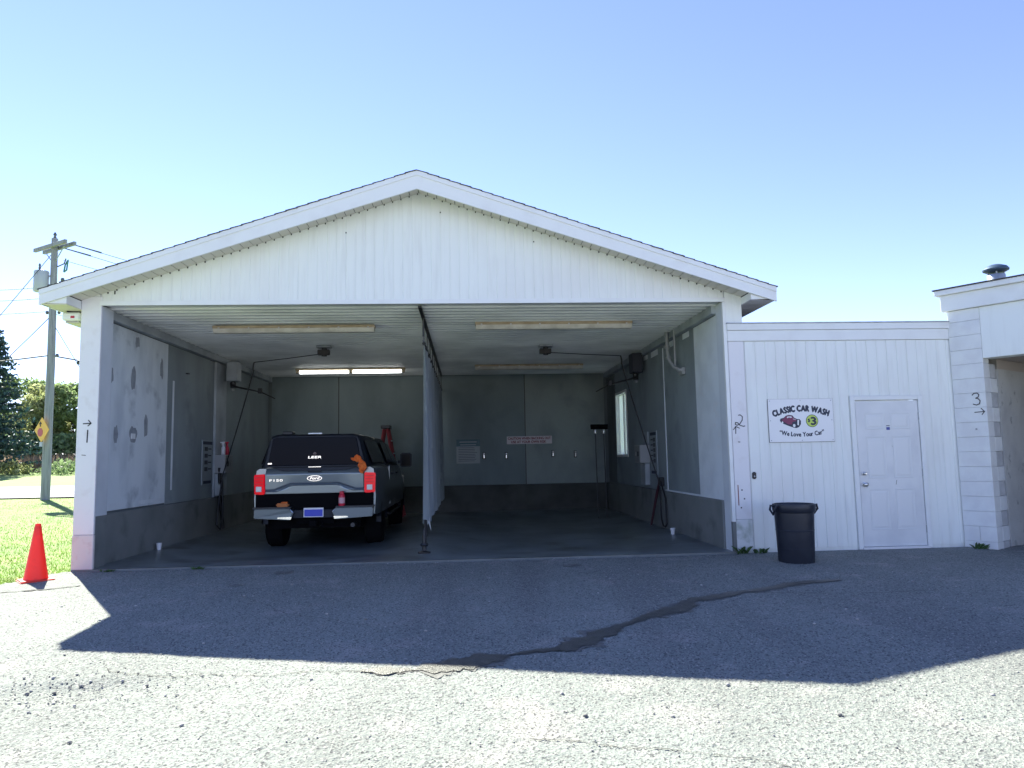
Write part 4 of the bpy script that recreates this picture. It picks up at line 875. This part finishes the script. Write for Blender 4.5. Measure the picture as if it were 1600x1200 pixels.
for s in (-1, 1):
    for y in (1.18, 4.85):
        T = Matrix.Translation((s*.83,y,.38)) @ Matrix.Rotation(R(90),4,'Y')
        wh = K(MB().lathe([(.22,-.13),(.36,-.135),(.39,-.10),(.39,.10),(.36,.135),(.22,.13)], n=32, T=T), 'wheel', TIRE, smooth=True)
        K(MB().lathe([(.20,-.125),(.225,-.13),(.225,.13),(.20,.125),(.06,s*.05),(.02,s*.09)], n=24, T=T), 'rim', GALV, wh, smooth=True)
        ar = [(s*.988, y+.50*math.cos(q), .42+.50*math.sin(q)) for q in np.linspace(0,math.pi,16)]; ai = [(s*.988, y+.43*math.cos(q), .40+.43*math.sin(q)) for q in np.linspace(0,math.pi,16)]
        K(MB().loft([ar, ai, [(s*.9,a[1],a[2]) for a in ai]], closed=False, cap=False), 'wheel_arch', CAPP)
    side = lambda pts, nm, m, par, o=.012: K(MB().prism([(s*(x_+.0), y_, z_) for x_, y_, z_ in pts], (s*o,0,0)), nm, m, par)
    side([(.895,.30,1.40),(.915,1.80,1.40),(.765,1.80,1.78),(.755,.30,1.77)], 'cap_side_window', TGLASS, cap_)
    d1 = side([(.982,2.1,.62),(.982,3.05,.62),(.972,3.05,1.33),(.972,2.1,1.33)], 'rear_door', PAINT, tk)
    d2 = side([(.982,3.07,.62),(.982,4.15,.62),(.97,4.15,1.325),(.972,3.07,1.33)], 'front_door', PAINT, tk)
    side([(.935,2.12,1.385),(.935,3.03,1.385),(.775,3.03,1.78),(.775,2.25,1.78)], 'side_window', TGLASS, d1)
    side([(.935,3.1,1.385),(.93,4.1,1.38),(.775,3.62,1.76),(.775,3.1,1.78)], 'side_window', TGLASS, d2)
    for d, y in ((d1,2.25),(d2,3.2)): K(MB().box(min(s*.99,s*1.03),max(s*.99,s*1.03),y,y+.18,1.16,1.20), 'handle', CAPP, d, bevel=.006)
    mi = K(MB().box(min(s*.94,s*1.08),max(s*.94,s*1.08),3.98,4.06,1.36,1.42).box(min(s*1.02,s*1.26),max(s*1.02,s*1.26),3.94,4.08,1.28,1.58), 'mirror', CAPP, bevel=.025, seg=2)
    K(MB().box(min(s*1.05,s*1.23),max(s*1.05,s*1.23),3.934,3.938,1.31,1.55), 'mirror_glass', TGLASS, mi)
    K(MB().box(min(s*.6,s*.95),max(s*.6,s*.95),5.70,5.8,.85,1.08), 'headlight', LAMPW, bevel=.02)
    K(MB().box(min(s*.86,s*1.0),max(s*.86,s*1.0),2.0,4.2,.42,.47), 'running_board', BLACK, bevel=.01)
K(MB().prism([(-.84,4.50,1.375),(.84,4.50,1.375),(.62,3.86,1.81),(-.62,3.86,1.81)], (0,.03,.02)), 'windscreen', TGLASS)
K(MB().box(-.62,.62,5.72,5.79,.72,1.08), 'grille', BLACK, bevel=.02)
K(MB().box(-.95,.95,5.7,5.92,.5,.68), 'front_bumper', CHROME, bevel=.03)
K(MB().box(-.7,.7,.3,5.6,.36,.56), 'chassis', UNDER)
# things left on the truck
cl_ = thing('orange_rag', 'crumpled orange rag hung over the tailgate corner', 'rag', (-2.16+.735,1.98+.05,1.245))
ol = [(887,378),(905,374),(915,360),(935,352),(955,358),(965,385),(990,405),(1005,440),(1000,465),(985,480),(975,500),(960,495),(950,470),(942,435),(945,405),(928,412),(920,398),(892,393)]
bm = bmesh.new(); f0 = bm.faces.new([bm.verts.new(((a_-960)*.0021, 0, (430-b_)*.0021)) for a_, b_ in ol]); ex = bmesh.ops.extrude_face_region(bm, geom=[f0])
for v in [g_ for g_ in ex['geom'] if isinstance(g_, bmesh.types.BMVert)]: v.co.y -= .03
bmesh.ops.triangulate(bm, faces=bm.faces); bmesh.ops.subdivide_edges(bm, edges=bm.edges, cuts=2, use_grid_fill=True)
for v in bm.verts: v.co += Vector((.007*math.sin(v.co.z*70+v.co.y*50), .012*math.sin(v.co.x*95+v.co.z*45)+.006*math.sin(v.co.z*160), .006*math.sin(v.co.x*80)))
bmesh.ops.recalc_face_normals(bm, faces=bm.faces); me = bpy.data.meshes.new('rag_cloth'); bm.to_mesh(me); bm.free(); me.materials.append(ORANGE)
o = bpy.data.objects.new('rag_cloth', me); COL.objects.link(o); o.parent = cl_; o.location = (0,.01,.02)
sp_ = thing('sponge', 'orange sponge lying on the pickup bumper', 'sponge', (-2.16-.49,1.98+.04,.625))
MB().box(-.095,.095,-.05,.05,0,.055).build('sponge_body', SPONGE, sp_, bevel=.016, seg=2, smooth=True); MB().box(-.02,.08,-.045,.045,.056,.078).build('folded_edge', ORANGE, sp_, bevel=.01, smooth=True)
rb = thing('red_bottle', 'small red bottle with a pale label standing on the pickup bumper', 'bottle', (-2.16+.44,1.98+.03,.622))
MB().lathe([(.045,0),(.05,.01),(.05,.15),(.042,.175),(.03,.19)], n=20).build('bottle_body', RP, rb, smooth=True); MB().lathe([(.036,.19),(.036,.225),(.03,.23)], n=16).build('cap', RP, rb, smooth=True); MB().lathe([(.0508,.04),(.0508,.13)], n=20, cap=False).build('paper_label', mat('pink_label', (.62,.35,.38), .5), rb, smooth=True)

# ------------------------------------------------------------------ utility pole, wires, road sign
PX, PY = -15.40, 18.75; PZ = float(g(PX, PY))
up = thing('utility_pole', 'grey wooden utility pole with double crossarm beside the road', 'utility pole', (PX,PY,PZ))
U = lambda mb, nm, m, par=up, **k: mb.build(nm, m, par, **k)
U(MB().tube([(0,0,-.3),(0,0,5),(-.05,0,9.95)], [.16,.14,.11], 16), 'pole_shaft', WOODP, smooth=True)
ad = Vector((.82,-.57,0)); an = Vector((.57,.82,0))
for s in (-1, 1):
    c = an*(.17*s)+Vector((-.05,0,9.62)); p0, p1 = c-ad*1.05, c+ad*1.05; T = Matrix.Translation(c) @ Matrix.Rotation(math.atan2(ad.y, ad.x),4,'Z')
    U(MB().box(-1.12,1.12,-.055,.055,-.07,.07,T), 'crossarm', WOODP, bevel=.008)
for s in (-1, 1): U(MB().tube([tuple(ad*.7*s+Vector((-.05,0,9.55))),(-.05,0,8.95)], .02, 6), 'arm_brace', GALV)
U(MB().lathe([(.04,9.93),(.06,10.0),(.03,10.05),(.07,10.10),(.02,10.2)], n=12, T=Matrix.Translation((-.05,0,0))), 'top_insulator', CERAM, smooth=True)
tr_ = U(MB().lathe([(.0,7.85),(.24,7.86),(.26,7.9),(.26,8.62),(.24,8.66),(.1,8.70),(.0,8.71)], n=24, T=Matrix.Translation((-.46,-.05,0))), 'transformer', mat('pale_grey_enamel', (.42,.45,.50), .5), smooth=True)
U(MB().lathe([(.03,8.70),(.045,8.76),(.03,8.82),(.045,8.88),(.015,8.95)], n=10, T=Matrix.Translation((-.5,-.12,0))), 'bushing', CERAM, tr_, smooth=True)
U(MB().box(-.26,-.1,-.05,.05,8.1,8.16).box(-.26,-.1,-.05,.05,8.45,8.5), 'mount_bracket', GALV, tr_)
cf = U(MB().tube([(.1,0,8.85),(.36,-.05,8.95),(.42,-.05,9.15)], .025, 8), 'cutout_fuse', CERAM); U(MB().tube([(.36,-.05,8.62),(.40,-.05,8.9),(.50,-.05,9.1),(.46,-.05,8.70),(.36,-.05,8.62)], .03, 8), 'fuse_barrel', GREENM, cf)
U(MB().lathe([(.05,8.25),(.07,8.32),(.05,8.4)], n=10, T=Matrix.Translation((.3,0,0))), 'line_post', CERAM); U(MB().tube([(.1,0,8.2),(.3,0,8.25)], .02, 6), 'line_bracket', GALV)
for z, s in ((7.0,1),(7.0,-1),(5.35,1)): U(MB().lathe([(.04,z),(.06,z+.06),(.04,z+.12)], n=10, T=Matrix.Translation((s*.22,0,0))), 'spool_insulator', CERAM); 
for z in (9.3, 9.15): pass
arm_ends = [Vector((PX-.05,PY,PZ+9.6))+ad*k for k in (1.0,.25)]
far = Vector((.62,.80,0))
for e, z in zip(arm_ends, (0,-.05)): U(MB().tube([tuple(e-Vector((PX,PY,PZ))),tuple(e-Vector((PX,PY,PZ))+far*1.2+Vector((0,0,-.10)))], [.02,.035], 8), 'strain_insulator', CERAM)
def wire(a, b, s, r, label): 
    o = MB().tube(sag(a, b, s, 20), r, 5).build('power_line', WIRE); tag(o, label, 'cable'); return o
wire(arm_ends[0]+far*1.1+Vector((0,0,-.1)), arm_ends[0]+far*45+Vector((0,0,-.3)), 1.0, .012, 'high wire from the crossarm tip running off behind the roof')
wire(arm_ends[1]+far*1.1+Vector((0,0,-.1)), arm_ends[1]+far*45+Vector((0,0,-.5)), 1.1, .012, 'second high wire from the crossarm running off behind the roof')
wire((PX+.3,PY,PZ+9.1), Vector((PX,PY,PZ+8.8))+far*45, 1.0, .010, 'third high wire starting just below the crossarm')
wire((PX-.2,PY,PZ+7.06), Vector((PX,PY,PZ+6.6))+far*45, 1.0, .011, 'middle wire leaving the pole toward the roof corner')
for z, dz, lb in ((8.05,.35,'upper of three wires reaching the pole from outside the picture'),(7.62,.4,'second of three wires reaching the pole, at the transformer foot'),(7.1,.55,'lowest of three wires reaching the pole below the transformer')):
    wire((PX-.25,PY,PZ+z), (PX-24,PY+4,PZ+z+4.0), 1.2, .013, lb)
wire((PX,PY-.1,PZ+5.4), (PX-24,PY+3,PZ+6.2), .8, .03, 'thick dark cable crossing the pole at mid height')
wire((PX,PY-.1,PZ+5.4), Vector((PX,PY,PZ+4.9))+far*40, .8, .03, 'thick dark cable passing from the pole behind the corner pillar')
wire((PX-.1,PY,PZ+9.4), (PX-3.2,PY-3,PZ+2.5), .1, .012, 'thin guy wire slanting down from the pole top')
wire((PX-.1,PY,PZ+6.9), (PX-3.6,PY-2,PZ+1.9), .1, .015, 'guy wire slanting down from below the transformer')
wire((PX+.1,PY,PZ+6.5), (PX+3.2,PY+2,PZ+.2), .05, .012, 'guy wire slanting down from the pole behind the pillar')
MB().tube([(PX+1.05,PY-.2,PZ+5.12),(PX+1.6,PY+.1,PZ+5.02)], .09, 8).build('cable_splice', BLACK); tag(bpy.data.objects['cable_splice'], 'dark splice case on the thick cable beside the corner pillar', 'splice case')
rs = thing('stop_ahead_sign', 'yellow diamond stop-ahead sign fixed to the utility pole', 'road sign', (PX-.07,PY-.30,PZ+2.58), R(-30))
MB().prism([(0,0,-.47),(.44,0,0),(0,0,.47),(-.44,0,0)], (0,.012,0)).build('sign_plate', YEL, rs)
oc = [(-.08+.17*math.cos(R(22.5+45*i)), -.001, -.09+.17*math.sin(R(22.5+45*i))) for i in range(8)]
MB().prism(oc, (0,-.004,0)).build('stop_symbol', REDS, rs)
MB().prism([(-.11,-.001,.12),(-.05,-.001,.12),(-.05,-.001,.21),(.01,-.001,.21),(-.08,-.001,.32),(-.17,-.001,.21),(-.11,-.001,.21)], (0,-.004,0)).build('arrow_symbol', INK, rs)
MB().box(-.03,.03,-.04,.04,-.62,-.45).build('mount_strap', GALV, rs)

# ------------------------------------------------------------------ trees and shrubs beyond the road
def leaf_quads(C, size):
    n = len(C); a = rng.normal(size=(n,3)); a /= np.linalg.norm(a,axis=1)[:,None]; b = rng.normal(size=(n,3)); b -= a*(a*b).sum(1)[:,None]; b /= np.linalg.norm(b,axis=1)[:,None]
    s = size*rng.uniform(.6,1.3,n)[:,None]
    return np.stack([C-a*s, C+b*s*.6, C+a*s, C-b*s*.6], 1).reshape(-1,3), np.arange(4*n).reshape(-1,4)
def broadleaf(x, y, h, wd, m, label, nclump=52, nl=230, size=.17):
    z = float(g(x, y)); t = thing('broadleaf_tree', label, 'tree', (x, y, z), 0, 'leafy trees beyond the road')
    tk_ = MB().tube([(0,0,-.3),(.1,0,h*.3),(0,.1,h*.65)], [.2,.15,.06], 8)
    for i in range(7):
        q = random.uniform(0,6.28); zz = h*random.uniform(.25,.5); L_ = wd*random.uniform(.25,.42); tk_.tube([(.05,0,zz),(L_*.6*math.cos(q),L_*.6*math.sin(q),zz+h*.14),(L_*math.cos(q),L_*math.sin(q),zz+h*.28)], [.07,.05,.02], 5)
    tk_.build('trunk', BARK, t)
    P_ = []
    for i in range(nclump):
        u = rng.normal(size=3); u /= np.linalg.norm(u); r_ = rng.uniform(.45,1)**.6
        c = np.array([u[0]*wd/2*r_, u[1]*wd/2*r_, h*.56+u[2]*h*.42*r_]); c[2] = max(c[2], h*.1)
        k = rng.uniform(.09,.17)*wd; d_ = rng.normal(size=(nl,3)); d_ /= np.linalg.norm(d_,axis=1)[:,None]; P_.append(c+d_*k*rng.uniform(.35,1,nl)[:,None]*np.array([1,1,.75]))
    V, F = leaf_quads(np.concatenate(P_), size); tri_cloud('crown', V, F, m, t)
trees = [(-62,66,8.5,8,LEAF1,'broad mid-green tree at the far end of the row'),(-53,62,8.2,7,LEAF3,'dark leafy tree behind the spruce'),(-46.5,60,7.3,6.5,LEAF2,'olive leafy tree half hidden by the spruce'),(-41,61,8.4,7,LEAF1,'round green tree just beyond the spruce tip'),
         (-37.2,57,7.6,5.5,LEAF2,'light olive tree directly behind the road sign'),(-34.2,58,8.3,6,LEAF1,'tall loose green tree behind the utility pole'),(-30.6,59,8.6,6.5,LEAF3,'dark green tree closest to the corner pillar'),(-26,62,9.0,7,LEAF1,'green tree hidden mostly behind the wash building')]
for a in trees[1:7]: broadleaf(*a)
def spruce(x, y, h, wd, label):
    z = float(g(x, y)); t = thing('spruce_tree', label, 'tree', (x, y, z)); MB().tube([(0,0,-.3),(0,0,h*.97)], [.25,.03], 8).build('trunk', BARK, t)
    P_ = []; zz = h*.1
    while zz < h*.98:
        L_ = wd/2*(1-zz/h)**.85+.12
        for k in range(9):
            q = rng.uniform(0,6.28); l = L_*rng.uniform(.65,1.1); nn = int(26+60*l/wd)
            s = rng.uniform(.1,1,nn); r_ = s*l; P_.append(np.stack([r_*np.cos(q)+rng.normal(0,.16,nn)*(1.1-s*.5), r_*np.sin(q)+rng.normal(0,.16,nn)*(1.1-s*.5), zz-.28*r_+.22*(s**2)*l+rng.normal(0,.07,nn)], 1))
        zz += h*.034
    V, F = leaf_quads(np.concatenate(P_), .15); tri_cloud('crown', V, F, NEED, t)
spruce(-34.3, 46, 11.0, 7.6, 'dark spruce with drooping boughs at the edge of the far lawn')
def shrub(x, y, h, wd, m, label):
    z = float(g(x, y)); t = thing('shrub', label, 'shrub', (x, y, z), 0, 'shrubs along the far lawn')
    MB().tube([(0,0,-.1),(.05,0,h*.5)], [.05,.02], 6).build('stem', BARK, t)
    n = 1500; d_ = rng.normal(size=(n,3)); d_ /= np.linalg.norm(d_,axis=1)[:,None]; d_ *= rng.uniform(.55,1,n)[:,None]*(1+.15*np.sin(d_[:,:1]*9+d_[:,1:2]*7)); d_[:,2] = np.abs(d_[:,2]); V, F = leaf_quads(d_*np.array([wd/2,wd/2,h]), .11); tri_cloud('foliage', V, F, m, t)
shrub(-27.6,45,1.15,5.0,LEAF3,'low dark mounded shrub next to the corner pillar'); shrub(-33.5,47,1.0,3.6,LEAF2,'pale green mounded shrub beside the utility pole'); shrub(-40,49,1.1,4.5,LEAF1,'mid-green mounded shrub under the spruce')
n = 16000; px = rng.uniform(-52,-24,n); py = rng.uniform(50,54,n)
blades('tall_grass', px, py, g(px, py), rng.uniform(.5,1.5,n), rng.uniform(.03,.07,n), DRYG)
n = 20000; px = rng.uniform(-60,-22,n); py = rng.uniform(53.5,57,n); Vq, Fq = leaf_quads(np.stack([px, py, g(px, py)+rng.uniform(0,3.0,n)], 1), .2)
kind(tri_cloud('undergrowth', Vq, Fq, LEAF3), 'stuff')
# weeds at the wall foot
def weed(x, y, s, label):
    t = thing('weed', label, 'weed', (x, y, float(g(x, y))-.01), 0, 'weeds growing at the wall foot'); mb = MB()
    for k in range(26):
        q = random.uniform(0,6.28); l = s*random.uniform(.5,1.1); w_ = .012; dx, dy = math.cos(q), math.sin(q); o = (random.uniform(-.08,.08), random.uniform(-.03,.03))
        mb.add([(o[0]-dy*w_*.4,o[1]+dx*w_*.4,0),(o[0]+dy*w_*.4,o[1]-dx*w_*.4,0),(o[0]+dx*l*.4+dy*w_,o[1]+dy*l*.4-dx*w_,l*.6),(o[0]+dx*l*.8,o[1]+dy*l*.8,l*.75),(o[0]+dx*l*.4-dy*w_,o[1]+dy*l*.4+dx*w_,l*.6)], [(0,1,2,3,4)])
    mb.build('leaves', WEED, t, recalc=False)
weed(4.02,-.06,.14,'green weed tuft under the numeral two pillar'); weed(4.25,-.07,.10,'small weed between the pillar and the bin'); weed(7.26,-.24,.12,'green weed tuft at the foot of the block pier'); weed(-4.35,-.1,.05,'tiny weed at the foot of the left pillar')
weed(-3.2,-.1,.06,'tiny weed in the slab joint in front of the truck')
